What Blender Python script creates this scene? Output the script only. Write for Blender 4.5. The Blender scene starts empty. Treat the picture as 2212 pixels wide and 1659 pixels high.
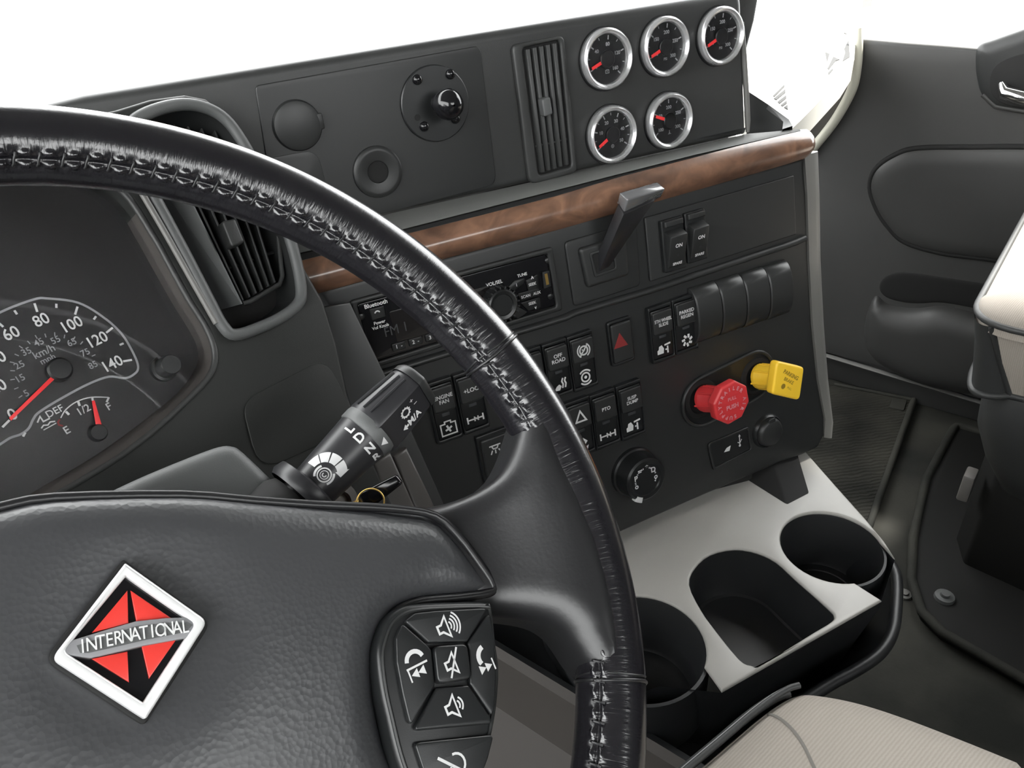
import bpy, bmesh, math, random
import numpy as np
from mathutils import Vector, Matrix
from mathutils.geometry import delaunay_2d_cdt
random.seed(7)
rng = np.random.default_rng(7)
scene = bpy.context.scene
COL = scene.collection
R_ = math.radians

# ------------------------------------------------------------------ camera
# axes: +X to the passenger door, +Y to the windshield, +Z up; floor at z = 0
F_PX = 1685.0
CAM_R = Vector((0.60644, -0.79272, -0.06178)).normalized()
CAM_F = Vector((0.643, 0.53464, -0.54837)).normalized()
CAM_U = CAM_R.cross(CAM_F).normalized()
CAM_O = Vector((0.0, 0.0, 0.93))
cam_data = bpy.data.cameras.new('camera')
cam_data.sensor_width = 36.0
cam_data.lens = F_PX / 2212 * 36.0
cam_data.clip_start = 0.01
camera = bpy.data.objects.new('camera', cam_data)
COL.objects.link(camera)
camera.matrix_world = Matrix(((CAM_R.x, CAM_U.x, -CAM_F.x, CAM_O.x),
                              (CAM_R.y, CAM_U.y, -CAM_F.y, CAM_O.y),
                              (CAM_R.z, CAM_U.z, -CAM_F.z, CAM_O.z), (0, 0, 0, 1)))
scene.camera = camera

# ------------------------------------------------------------------ light and exposure
scene.view_settings.view_transform = 'Standard'
scene.view_settings.look = 'None'
scene.view_settings.exposure = 0.0
scene.view_settings.gamma = 1.0
scene.view_settings.use_curve_mapping = False
SKY = 10.0
world = bpy.data.worlds.new('overcast_sky')
scene.world = world
world.use_nodes = True
wn = world.node_tree
wn.nodes['Background'].inputs[0].default_value = (0.97, 0.985, 1.0, 1)
wn.nodes['Background'].inputs[1].default_value = SKY
sun_d = bpy.data.lights.new('sun', 'SUN')
sun_d.energy = 22.0
sun_d.angle = R_(6)
sun_d.color = (1.0, 0.97, 0.92)
sun = bpy.data.objects.new('sun', sun_d)
COL.objects.link(sun)
SUN_FROM = Vector((0.50, -0.15, 0.86)).normalized()
sun.rotation_euler = SUN_FROM.to_track_quat('Z', 'Y').to_euler()
sun.location = (3, 3, 3)

# ------------------------------------------------------------------ helpers
def ray(px, py):
    return CAM_R * ((px - 1106) / F_PX) - CAM_U * ((py - 829.5) / F_PX) + CAM_F

class Plane:
    """a flat face of the cab: origin, right, up, outward normal"""
    def __init__(s, O, h, v):
        s.O, s.h, s.v = Vector(O), Vector(h).normalized(), Vector(v).normalized()
        s.n = s.h.cross(s.v).normalized()
    def hit(s, px, py, c=0.0):
        d = ray(px, py)
        t = ((s.O + s.n * c - CAM_O).dot(s.n)) / d.dot(s.n)
        return CAM_O + d * t
    def uv(s, px, py, c=0.0):
        p = s.hit(px, py, c) - s.O
        return (p.dot(s.h), p.dot(s.v))
    def at(s, a, b, c=0.0):
        return s.O + s.h * a + s.v * b + s.n * c
    def offset(s, c):
        return Plane(s.O + s.n * c, s.h, s.v)
    def matrix(s, p):
        return Matrix(((s.h.x, s.v.x, s.n.x, p.x), (s.h.y, s.v.y, s.n.y, p.y), (s.h.z, s.v.z, s.n.z, p.z), (0, 0, 0, 1)))

def depth_point(px, py, d):
    return CAM_O + ray(px, py) * d

def smooth(me, ang=35):
    me.shade_smooth()
    me.set_sharp_from_angle(angle=R_(ang))
    return me

def pydata(verts, faces, ang=35, sm=True):
    me = bpy.data.meshes.new('m')
    me.from_pydata([tuple(v) for v in verts], [], [tuple(f) for f in faces])
    me.update()
    if sm: smooth(me, ang)
    return me

def merge(items, ang=35, sm=True):
    """items: list of mesh or (mesh, Matrix); one joined mesh"""
    bm = bmesh.new()
    for it in items:
        me, M = it if isinstance(it, tuple) else (it, None)
        n0 = len(bm.verts)
        bm.from_mesh(me)
        if M is not None:
            bm.verts.ensure_lookup_table()
            bmesh.ops.transform(bm, matrix=M, verts=bm.verts[n0:])
    me = bpy.data.meshes.new('m')
    bm.to_mesh(me); bm.free()
    if sm: smooth(me, ang)
    return me

def xf(me, M):
    me.transform(M); me.update(); return me

def plate(loops, z0, z1, bev=0.0, res=2, ang=35):
    """flat plate with holes (even-odd) and rounded edges"""
    if loops and not hasattr(loops[0][0], '__len__'): loops = [loops]
    cu = bpy.data.curves.new('c', 'CURVE')
    cu.dimensions = '2D'; cu.fill_mode = 'BOTH'
    bev = min(bev, (z1 - z0) / 2 * 0.98)
    cu.extrude = max((z1 - z0) / 2 - bev, 0)
    cu.bevel_depth = bev; cu.bevel_resolution = res
    cu.offset = -bev
    for lp in loops:
        sp = cu.splines.new('POLY'); sp.points.add(len(lp) - 1)
        for q, p in zip(sp.points, lp): q.co = (p[0], p[1], 0, 1)
        sp.use_cyclic_u = True
    ob = bpy.data.objects.new('c', cu)
    me = bpy.data.meshes.new_from_object(ob)
    bpy.data.objects.remove(ob); bpy.data.curves.remove(cu)
    me.materials.clear()
    me.transform(Matrix.Translation((0, 0, (z0 + z1) / 2)))
    bm = bmesh.new(); bm.from_mesh(me)
    bmesh.ops.remove_doubles(bm, verts=bm.verts, dist=1e-6)
    bmesh.ops.recalc_face_normals(bm, faces=bm.faces)
    bm.to_mesh(me); bm.free()
    return smooth(me, ang)

def flat(loops, z):
    """flat print: filled outline at height z"""
    if loops and not hasattr(loops[0][0], '__len__'): loops = [loops]
    cu = bpy.data.curves.new('c', 'CURVE')
    cu.dimensions = '2D'; cu.fill_mode = 'BOTH'
    for lp in loops:
        sp = cu.splines.new('POLY'); sp.points.add(len(lp) - 1)
        for q, p in zip(sp.points, lp): q.co = (p[0], p[1], 0, 1)
        sp.use_cyclic_u = True
    ob = bpy.data.objects.new('c', cu)
    me = bpy.data.meshes.new_from_object(ob)
    bpy.data.objects.remove(ob); bpy.data.curves.remove(cu)
    me.materials.clear()
    me.transform(Matrix.Translation((0, 0, z)))
    return me

def text(s, size, x=0, y=0, z=0, rot=0, bold=0.0, sx=1.0, extr=0.0, shear=0.0):
    cu = bpy.data.curves.new('t', 'FONT')
    cu.body = s; cu.size = size; cu.align_x = 'CENTER'; cu.align_y = 'CENTER'
    cu.offset = bold * size; cu.extrude = extr; cu.resolution_u = 3; cu.shear = shear
    ob = bpy.data.objects.new('t', cu)
    me = bpy.data.meshes.new_from_object(ob)
    bpy.data.objects.remove(ob); bpy.data.curves.remove(cu)
    me.materials.clear()
    me.transform(Matrix.Translation((x, y, z)) @ Matrix.Rotation(rot, 4, 'Z') @ Matrix.Diagonal((sx, 1, 1, 1)))
    return me

def rpoly(pts, r, n=5):
    """round the corners of a polygon; r may be a list"""
    out = []; N = len(pts)
    for i in range(N):
        p0, p, p1 = Vector(pts[i-1][:2]), Vector(pts[i][:2]), Vector(pts[(i+1) % N][:2])
        rr = r[i] if hasattr(r, '__len__') else r
        a, b = p0 - p, p1 - p
        la, lb = a.length, b.length
        if rr <= 0 or la < 1e-9 or lb < 1e-9: out.append((p.x, p.y)); continue
        a.normalize(); b.normalize()
        ang = a.angle(b)
        if ang > 3.1: out.append((p.x, p.y)); continue
        t = min(rr / math.tan(ang / 2), la * .48, lb * .48)
        A, B = p + a * t, p + b * t
        for k in range(n + 1):
            u = k / n
            q = A * (1-u)**2 + p * 2*u*(1-u) + B * u*u
            out.append((q.x, q.y))
    return out

def rrect(w, h, r, cx=0, cy=0, n=5):
    return rpoly([(cx-w/2, cy-h/2), (cx+w/2, cy-h/2), (cx+w/2, cy+h/2), (cx-w/2, cy+h/2)], r, n)

def circle(r, cx=0, cy=0, n=40, ry=None, ph=0):
    ry = ry or r
    return [(cx + r*math.cos(2*math.pi*k/n+ph), cy + ry*math.sin(2*math.pi*k/n+ph)) for k in range(n)]

def spline(pts, n=6, closed=True):
    """Catmull-Rom through points of any dimension"""
    P = [np.array(p, float) for p in pts]; N = len(P); out = []
    for i in range(N if closed else N-1):
        if closed: a, b, c, d = P[i-1], P[i], P[(i+1) % N], P[(i+2) % N]
        else: a, b, c, d = P[max(i-1, 0)], P[i], P[i+1], P[min(i+2, N-1)]
        for k in range(n):
            t = k / n
            out.append(tuple(0.5*((2*b) + (-a+c)*t + (2*a-5*b+4*c-d)*t*t + (-a+3*b-3*c+d)*t**3)))
    if not closed: out.append(tuple(P[-1]))
    return out

def tube(path, r, n=10, closed=False, caps=True, up=None, flatten=1.0):
    """tube along a 3-D path; r number or list; flatten squashes the second axis"""
    P = [Vector(p) if len(p) == 3 else Vector((p[0], p[1], 0)) for p in path]
    N = len(P); rs = r if hasattr(r, '__len__') else [r]*N
    V = []; Fc = []; prev = None
    for i in range(N):
        t = (P[(i+1) % N] - P[i-1]) if closed else (P[min(i+1, N-1)] - P[max(i-1, 0)])
        t.normalize()
        if prev is None:
            ref = Vector(up) if up else (Vector((0, 0, 1)) if abs(t.z) < .9 else Vector((1, 0, 0)))
            u = (ref - t * ref.dot(t)).normalized()
        else: u = (prev - t * prev.dot(t)).normalized()
        prev = u; w = t.cross(u)
        for k in range(n):
            a = 2*math.pi*k/n
            V.append(P[i] + u*math.cos(a)*rs[i]*flatten + w*math.sin(a)*rs[i])
    M = N if closed else N-1
    for i in range(M):
        j = (i+1) % N
        for k in range(n):
            l = (k+1) % n
            Fc.append((i*n+k, i*n+l, j*n+l, j*n+k))
    if caps and not closed:
        Fc.append(tuple(range(n))[::-1]); Fc.append(tuple((N-1)*n+k for k in range(n)))
    return pydata(V, Fc, 50)

def lathe(prof, n=40, ang=35, close=False):
    """profile [(radius, z)] turned about local z"""
    V = []; Fc = []
    for r, z in prof:
        for k in range(n):
            a = 2*math.pi*k/n
            V.append((r*math.cos(a), r*math.sin(a), z))
    for i in range(len(prof)-1 + (1 if close else 0)):
        j = (i+1) % len(prof)
        for k in range(n):
            l = (k+1) % n
            Fc.append((i*n+k, i*n+l, j*n+l, j*n+k))
    me = pydata(V, Fc, ang, False)
    bm = bmesh.new(); bm.from_mesh(me)
    bmesh.ops.remove_doubles(bm, verts=bm.verts, dist=1e-7)
    bmesh.ops.recalc_face_normals(bm, faces=bm.faces)
    bm.to_mesh(me); bm.free()
    return smooth(me, ang)

def box(x0, x1, y0, y1, z0, z1, bev=0.0, seg=2):
    bm = bmesh.new()
    bmesh.ops.create_cube(bm, size=1)
    for v in bm.verts:
        v.co = Vector(((x0+x1)/2 + v.co.x*(x1-x0), (y0+y1)/2 + v.co.y*(y1-y0), (z0+z1)/2 + v.co.z*(z1-z0)))
    if bev: bmesh.ops.bevel(bm, geom=bm.edges, offset=bev, segments=seg, profile=.5, affect='EDGES')
    me = bpy.data.meshes.new('m'); bm.to_mesh(me); bm.free()
    return smooth(me, 40)

def hexa(P8, bev=0.0, seg=2):
    """box from 8 corners: bottom 4 then top 4"""
    bm = bmesh.new(); vs = [bm.verts.new(p) for p in P8]
    for f in ((3,2,1,0), (4,5,6,7), (0,1,5,4), (1,2,6,5), (2,3,7,6), (3,0,4,7)): bm.faces.new([vs[i] for i in f])
    bmesh.ops.recalc_face_normals(bm, faces=bm.faces)
    if bev: bmesh.ops.bevel(bm, geom=bm.edges, offset=bev, segments=seg, profile=.5, affect='EDGES')
    me = bpy.data.meshes.new('m'); bm.to_mesh(me); bm.free()
    return smooth(me, 40)

def ribbon(pts, w, z=0.0, closed=False):
    """flat printed stroke"""
    P = [Vector(p[:2]) for p in pts]; N = len(P); V = []
    for i in range(N):
        a = P[i-1] if (closed or i) else P[i]; b = P[(i+1) % N] if (closed or i < N-1) else P[i]
        t1 = (P[i]-a); t2 = (b-P[i])
        t1 = t1.normalized() if t1.length > 1e-9 else t2.normalized(); t2 = t2.normalized() if t2.length > 1e-9 else t1
        t = (t1+t2); t = t.normalized() if t.length > 1e-6 else t1
        m = min(1/max(t.dot(t1), .35), 2.0)
        nn = Vector((-t.y, t.x))*w/2*m
        V += [(P[i].x+nn.x, P[i].y+nn.y, z), (P[i].x-nn.x, P[i].y-nn.y, z)]
    Fc = [(2*i+1, (2*i+3) % (2*N), (2*i+2) % (2*N), 2*i) for i in range(N if closed else N-1)]
    return pydata(V, Fc, sm=False)

def arc(cx, cy, r, a0, a1, n=14, ry=None):
    return [(cx + r*math.cos(R_(a0+(a1-a0)*k/n)), cy + (ry or r)*math.sin(R_(a0+(a1-a0)*k/n))) for k in range(n+1)]

def puff(outline, r, H, sp, base=None, skirt=0.01, dome=None, keep=None):
    """soft pad: outline (2-D), rounded over distance r up to height H, sides down by skirt"""
    B = np.array([p[:2] for p in outline], float); N = len(B)
    A, C_ = B, np.roll(B, -1, 0)
    def dist(Q):
        d = C_ - A; L = (d**2).sum(1) + 1e-18
        t = np.clip(((Q[:, None]-A)*d).sum(2)/L, 0, 1)
        q = A + t[..., None]*d
        return np.sqrt(((Q[:, None]-q)**2).sum(2)).min(1)
    area = 0.5*np.sum(B[:, 0]*C_[:, 1]-C_[:, 0]*B[:, 1])
    if area < 0: B = B[::-1].copy(); A, C_ = B, np.roll(B, -1, 0)
    tn = np.roll(B, -1, 0)-np.roll(B, 1, 0); tn /= np.linalg.norm(tn, axis=1)[:, None]+1e-12
    nin = np.c_[-tn[:, 1], tn[:, 0]]
    pts = [B]
    for f in (.04, .13, .28, .5, .75, 1.0):
        Q = B + nin*(f*r); dd = dist(Q); pts.append(Q[np.abs(dd-f*r) < .08*r*f+1e-5])
    x0, y0 = B.min(0); x1, y1 = B.max(0)
    gx, gy = np.meshgrid(np.arange(x0, x1, sp), np.arange(y0, y1, sp))
    Q = np.c_[gx.ravel(), gy.ravel()]; Q = Q + (rng.random(Q.shape)-.5)*sp*.1
    # inside test
    ins = np.zeros(len(Q), bool)
    for i in range(N):
        a, b = A[i], C_[i]
        c = ((a[1] > Q[:, 1]) != (b[1] > Q[:, 1])) & (Q[:, 0] < (b[0]-a[0])*(Q[:, 1]-a[1])/(b[1]-a[1]+1e-18)+a[0])
        ins ^= c
    Q = Q[ins]; Q = Q[dist(Q) > r+sp*.4]
    pts.append(Q)
    allp = np.concatenate(pts)
    vo, eo, fo = delaunay_2d_cdt([Vector(p) for p in allp], [], [list(range(N))], 1, 1e-7)[:3]
    vp = np.array([tuple(v) for v in vo]); d = dist(vp)
    t = np.clip(d/r, 0, 1)
    z = H*np.sqrt(np.clip(1-(1-t)**2, 0, 1))
    if dome is not None: z = z + dome(vp, d)
    bz = base(vp) if base is not None else 0
    z = z + bz
    nv = len(vp)
    V = [(vp[i, 0], vp[i, 1], z[i]) for i in range(nv)]
    faces = [list(f) for f in fo]
    # boundary edges -> skirt
    cnt = {}
    for f in faces:
        for k in range(len(f)):
            e = (f[k], f[(k+1) % len(f)]); cnt[e] = 1
    low = {}
    for e in list(cnt):
        if (e[1], e[0]) not in cnt:
            for q in e:
                if q not in low:
                    low[q] = len(V); V.append((V[q][0], V[q][1], V[q][2]-skirt))
            faces.append([e[1], e[0], low[e[0]], low[e[1]]])
    me = pydata(V, faces, 50, False)
    bm = bmesh.new(); bm.from_mesh(me); bmesh.ops.recalc_face_normals(bm, faces=bm.faces); bm.to_mesh(me); bm.free()
    return smooth(me, 60)

# ------------------------------------------------------------------ things
def thing(name, label, cat, M, group=None, kind=None):
    o = bpy.data.objects.new(name, None); COL.objects.link(o)
    o.empty_display_size = .02
    o.matrix_world = M if isinstance(M, Matrix) else Matrix.Translation(M)
    if label: o['label'] = label
    if cat: o['category'] = cat
    if group: o['group'] = group
    if kind: o['kind'] = kind
    return o

def part(name, me, mat, parent=None, label=None, M=None, kind=None):
    me.name = name
    if not me.materials: me.materials.append(mat)
    o = bpy.data.objects.new(name, me); COL.objects.link(o)
    if parent is not None: o.parent = parent
    if M is not None: o.matrix_local = M if parent is not None else M
    if label: o['label'] = label
    if kind: o['kind'] = kind
    return o

def struct(name, me, mat, M=None):
    o = part(name, me, mat, None, M=M); o['kind'] = 'structure'; return o

def single(name, label, cat, me, mat, M=None, group=None):
    o = part(name, me, mat, None, M=M); o['label'] = label; o['category'] = cat
    if group: o['group'] = group
    return o

def copy_tree(root, M, label):
    r = root.copy(); COL.objects.link(r); r.matrix_world = M; r['label'] = label
    for ch in root.children:
        c = ch.copy(); COL.objects.link(c); c.parent = r
        for g in ch.children:
            d = g.copy(); COL.objects.link(d); d.parent = c
    return r

class On:
    """a thing standing on a plane, its local frame anchored at a pixel"""
    def __init__(s, pl, px, py, name, label, cat, group=None, c=0.0):
        s.pl = pl.offset(c) if c else pl
        s.a, s.b = s.pl.uv(px, py)
        s.M = s.pl.matrix(s.pl.at(s.a, s.b))
        s.o = thing(name, label, cat, s.M, group)
    def uv(s, px, py, c=0.0):
        a, b = s.pl.uv(px, py, c); return (a - s.a, b - s.b)
    def pts(s, P, c=0.0): return [s.uv(x, y, c) for x, y in P]
    def part(s, name, me, mat, parent=None, label=None): return part(name, me, mat, parent or s.o, label)

# ------------------------------------------------------------------ materials
def mat(name, col, rough=.5, metal=0.0, coat=0.0, bump=None, spec=.5, var=None, sheen=0.0):
    m = bpy.data.materials.new(name); m.use_nodes = True
    nt = m.node_tree; b = nt.nodes['Principled BSDF']
    b.inputs['Base Color'].default_value = (*col, 1)
    b.inputs['Roughness'].default_value = rough
    b.inputs['Metallic'].default_value = metal
    b.inputs['Coat Weight'].default_value = coat
    b.inputs['Coat Roughness'].default_value = .08
    b.inputs['Specular IOR Level'].default_value = spec
    b.inputs['Sheen Weight'].default_value = sheen
    tc = nt.nodes.new('ShaderNodeTexCoord')
    if var:
        scale, amt = var[:2]
        nz = nt.nodes.new('ShaderNodeTexNoise'); nz.inputs['Scale'].default_value = scale; nz.inputs['Detail'].default_value = 5
        nt.links.new(tc.outputs['Object'], nz.inputs['Vector'])
        mx = nt.nodes.new('ShaderNodeMix'); mx.data_type = 'RGBA'
        mx.inputs['A'].default_value = (*[c*(1-amt) for c in col], 1)
        mx.inputs['B'].default_value = (*(var[2] if len(var) > 2 else [min(c*(1+amt), 1) for c in col]), 1)
        mr = nt.nodes.new('ShaderNodeMapRange'); mr.inputs['From Min'].default_value = .35; mr.inputs['From Max'].default_value = .65
        nt.links.new(nz.outputs['Fac'], mr.inputs['Value'])
        nt.links.new(mr.outputs['Result'], mx.inputs['Factor']); nt.links.new(mx.outputs['Result'], b.inputs['Base Color'])
    if bump:
        kind, scale, strength = bump[:3]
        if kind == 'noise':
            t = nt.nodes.new('ShaderNodeTexNoise'); t.inputs['Detail'].default_value = 3; out = t.outputs['Fac']
        elif kind == 'voronoi':
            t = nt.nodes.new('ShaderNodeTexVoronoi'); out = t.outputs['Distance']
        t.inputs['Scale'].default_value = scale
        nt.links.new(tc.outputs['Object'], t.inputs['Vector'])
        bp = nt.nodes.new('ShaderNodeBump'); bp.inputs['Strength'].default_value = strength
        bp.inputs['Distance'].default_value = bump[3] if len(bump) > 3 else .0006
        nt.links.new(out, bp.inputs['Height']); nt.links.new(bp.outputs['Normal'], b.inputs['Normal'])
    return m

MAT = {}
MAT['plastic'] = mat('charcoal_grained_plastic', (.028, .029, .0285), .46, bump=('noise', 1500, .25, .0003), var=(9, .12))
MAT['panel'] = mat('dark_panel_plastic', (.020, .021, .021), .42, bump=('noise', 1800, .15, .0002))
MAT['shell'] = mat('black_grained_shell', (.0145, .0155, .0145), .52, bump=('noise', 1500, .25, .0003), spec=.35)
MAT['black'] = mat('black_switch_plastic', (.012, .013, .0135), .34, bump=('noise', 1800, .1, .0002))
MAT['gloss'] = mat('black_gloss_plastic', (.008, .008, .009), .12)
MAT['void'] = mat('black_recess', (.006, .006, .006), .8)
MAT['taupe'] = mat('taupe_grained_plastic', (.115, .108, .100), .5, bump=('noise', 1500, .25, .0003))
MAT['tunnel'] = mat('taupe_engine_cover', (.052, .047, .043), .6, bump=('noise', 1500, .25, .0003), spec=.3)
MAT['bezel'] = mat('brown_grey_bezel', (.060, .054, .050), .45, bump=('noise', 1500, .2, .0003))
MAT['trimgrey'] = mat('light_grey_trim', (.14, .138, .130), .42, bump=('noise', 1500, .15, .0002))
MAT['strip'] = mat('grey_ledge_mat', (.13, .132, .126), .55, bump=('noise', 2500, .5, .0004))
MAT['tray'] = mat('grey_console_plastic', (.36, .35, .325), .40, bump=('noise', 1600, .2, .0003), var=(7, .06))
MAT['traydark'] = mat('black_console_plastic', (.018, .019, .020), .42, bump=('noise', 1500, .2, .0003))
MAT['shroud'] = mat('grey_column_plastic', (.085, .088, .088), .5, bump=('noise', 1600, .35, .0003))
MAT['stalk'] = mat('satin_black_stalk', (.020, .020, .022), .36)
MAT['handle'] = mat('glossy_grey_handle', (.13, .13, .135), .25, coat=1.0)
MAT['chrome'] = mat('chrome', (.80, .80, .80), .12, 1.0)
MAT['satin'] = mat('satin_metal', (.62, .62, .62), .28, 1.0)
MAT['emblem'] = mat('emblem_silver', (.80, .80, .80), .35, .25)
MAT['silver'] = mat('bright_silver', (.72, .72, .73), .26, .75)
MAT['bandgrey'] = mat('silver_grey_band', (.24, .24, .25), .35, .1)
MAT['gold'] = mat('brass_key', (.75, .50, .16), .3, 1.0)
MAT['red'] = mat('emblem_red', (.72, .045, .035), .3, coat=.3)
MAT['redk'] = mat('red_knob_plastic', (.62, .040, .045), .38)
MAT['redkf'] = mat('red_knob_print', (.62, .24, .27), .5)
MAT['yellow'] = mat('yellow_knob_plastic', (.95, .60, .040), .4)
MAT['yprint'] = mat('dark_knob_print', (.30, .19, .02), .5)
MAT['needle'] = mat('red_needle', (.85, .035, .04), .4)
MAT['white'] = mat('white_print', (.62, .62, .62), .5)
MAT['pale'] = mat('grey_print', (.30, .30, .31), .5)
MAT['dim'] = mat('faint_print', (.035, .037, .040), .5)
MAT['redp'] = mat('dark_red_print', (.22, .02, .02), .5)
MAT['dial'] = mat('black_dial', (.010, .010, .011), .4)
MAT['lensface'] = mat('cluster_face', (.027, .026, .027), .35)
MAT['cream'] = mat('cream_plastic', (.55, .54, .46), .5, bump=('noise', 1500, .15, .0003))
MAT['glarewhite'] = mat('glare_white_pillar', (.85, .85, .84), .4)  # blown-out sky glare put into the pillar's base colour
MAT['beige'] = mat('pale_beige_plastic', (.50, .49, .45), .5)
MAT['door'] = mat('dark_grey_door_plastic', (.041, .041, .040), .5, bump=('noise', 1200, .3, .0004), var=(5, .1))
MAT['headliner'] = mat('dark_headliner', (.035, .035, .035), .9)
MAT['ground'] = mat('pale_concrete', (.55, .54, .51), .9, var=(.8, .12))
MAT['rubber'] = mat('dusty_rubber_floor', (.024, .025, .022), .85, bump=('noise', 260, .4, .001), var=(6, .35, (.046, .045, .038)), spec=.25)
MAT['seam'] = mat('shadowed_fabric_seam', (.16, .15, .135), .9)
MAT['seatdark'] = mat('dark_vinyl', (.026, .027, .027), .50, bump=('noise', 500, .3, .0005))
MAT['seatbase'] = mat('black_seat_base', (.009, .009, .0085), .7, spec=.25)
MAT['glow'] = mat('radio_display', (.010, .009, .009), .2)

def wood():
    m = mat('burl_wood_trim', (.2, .08, .03), .3, coat=.5)
    nt = m.node_tree; b = nt.nodes['Principled BSDF']
    tc = nt.nodes.new('ShaderNodeTexCoord')
    mp = nt.nodes.new('ShaderNodeMapping'); mp.inputs['Scale'].default_value = (18, 30, 30)
    n1 = nt.nodes.new('ShaderNodeTexNoise'); n1.inputs['Scale'].default_value = 1.6; n1.inputs['Detail'].default_value = 7; n1.inputs['Distortion'].default_value = 1.4
    n2 = nt.nodes.new('ShaderNodeTexNoise'); n2.inputs['Scale'].default_value = .55; n2.inputs['Detail'].default_value = 2; n2.inputs['Distortion'].default_value = .8
    ad = nt.nodes.new('ShaderNodeMath'); ad.operation = 'MULTIPLY_ADD'; ad.inputs[1].default_value = .55
    cr = nt.nodes.new('ShaderNodeValToRGB')
    e = cr.color_ramp.elements
    e[0].position = .30; e[0].color = (.050, .028, .020, 1)
    e[1].position = .78; e[1].color = (.34, .185, .115, 1)
    q = cr.color_ramp.elements.new(.45); q.color = (.110, .060, .040, 1)
    q = cr.color_ramp.elements.new(.60); q.color = (.200, .105, .066, 1)
    nt.links.new(tc.outputs['Object'], mp.inputs['Vector'])
    nt.links.new(mp.outputs['Vector'], n1.inputs['Vector']); nt.links.new(mp.outputs['Vector'], n2.inputs['Vector'])
    mm = nt.nodes.new('ShaderNodeMath'); mm.operation = 'MULTIPLY'; mm.inputs[1].default_value = .5
    nt.links.new(n2.outputs['Fac'], mm.inputs[0])
    nt.links.new(n1.outputs['Fac'], ad.inputs[0]); nt.links.new(mm.outputs[0], ad.inputs[2])
    nt.links.new(ad.outputs[0], cr.inputs['Fac']); nt.links.new(cr.outputs['Color'], b.inputs['Base Color'])
    return m
MAT['wood'] = wood()

def leather_rim():
    m = mat('worn_black_leather', (.010, .0095, .0115), .22, spec=.85)
    nt = m.node_tree; b = nt.nodes['Principled BSDF']
    uv = nt.nodes.new('ShaderNodeTexCoord')
    mp = nt.nodes.new('ShaderNodeMapping'); mp.inputs['Scale'].default_value = (620, 75, 1)
    n1 = nt.nodes.new('ShaderNodeTexNoise'); n1.inputs['Scale'].default_value = 1; n1.inputs['Detail'].default_value = 3; n1.inputs['Distortion'].default_value = .7
    nt.links.new(uv.outputs['UV'], mp.inputs['Vector']); nt.links.new(mp.outputs['Vector'], n1.inputs['Vector'])
    # wrinkles gather along the seam on the driver side of the rim (v runs round the tube, 0..1)
    sx = nt.nodes.new('ShaderNodeSeparateXYZ'); nt.links.new(uv.outputs['UV'], sx.inputs[0])
    mr = nt.nodes.new('ShaderNodeMapRange'); mr.interpolation_type = 'SMOOTHSTEP'
    mr.inputs['From Min'].default_value = .016; mr.inputs['From Max'].default_value = .038
    mr.inputs['To Min'].default_value = .0; mr.inputs['To Max'].default_value = 1.0
    nt.links.new(sx.outputs['Y'], mr.inputs['Value'])
    bp = nt.nodes.new('ShaderNodeBump'); bp.inputs['Distance'].default_value = .0007
    ml = nt.nodes.new('ShaderNodeMath'); ml.operation = 'MULTIPLY'; ml.inputs[1].default_value = .42
    nt.links.new(mr.outputs['Result'], ml.inputs[0]); nt.links.new(ml.outputs[0], bp.inputs['Strength'])
    nt.links.new(n1.outputs['Fac'], bp.inputs['Height'])
    n2 = nt.nodes.new('ShaderNodeTexNoise'); n2.inputs['Scale'].default_value = 900; n2.inputs['Detail'].default_value = 2
    nt.links.new(uv.outputs['Object'], n2.inputs['Vector'])
    b2 = nt.nodes.new('ShaderNodeBump'); b2.inputs['Distance'].default_value = .0002; b2.inputs['Strength'].default_value = .15
    nt.links.new(n2.outputs['Fac'], b2.inputs['Height']); nt.links.new(bp.outputs['Normal'], b2.inputs['Normal'])
    nt.links.new(b2.outputs['Normal'], b.inputs['Normal'])
    return m
MAT['rim'] = leather_rim()
MAT['spoke'] = mat('smooth_black_leather', (.013, .013, .014), .33, bump=('noise', 500, .12, .0005))
MAT['pad'] = mat('grained_airbag_cover', (.044, .045, .048), .37, bump=('voronoi', 460, .3, .0004), spec=.6)
MAT['thread'] = mat('black_thread', (.013, .013, .014), .45)

def fabric():
    m = mat('beige_ribbed_fabric', (.36, .335, .30), .9)
    nt = m.node_tree; b = nt.nodes['Principled BSDF']
    tc = nt.nodes.new('ShaderNodeTexCoord')
    wv = nt.nodes.new('ShaderNodeTexWave'); wv.bands_direction = 'Y'; wv.inputs['Scale'].default_value = 165; wv.inputs['Distortion'].default_value = 1.5
    wv.inputs['Detail'].default_value = 2; wv.inputs['Detail Scale'].default_value = 3
    mp = nt.nodes.new('ShaderNodeMapping'); mp.inputs['Rotation'].default_value = (0, 0, R_(12))
    nt.links.new(tc.outputs['Object'], mp.inputs['Vector']); nt.links.new(mp.outputs['Vector'], wv.inputs['Vector'])
    bp = nt.nodes.new('ShaderNodeBump'); bp.inputs['Distance'].default_value = .0004; bp.inputs['Strength'].default_value = .35
    nt.links.new(wv.outputs['Fac'], bp.inputs['Height']); nt.links.new(bp.outputs['Normal'], b.inputs['Normal'])
    mx = nt.nodes.new('ShaderNodeMix'); mx.data_type = 'RGBA'
    mx.inputs['A'].default_value = (.255, .228, .198, 1); mx.inputs['B'].default_value = (.298, .268, .234, 1)
    nt.links.new(wv.outputs['Fac'], mx.inputs['Factor']); nt.links.new(mx.outputs['Result'], b.inputs['Base Color'])
    return m
MAT['fabric'] = fabric()

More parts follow.
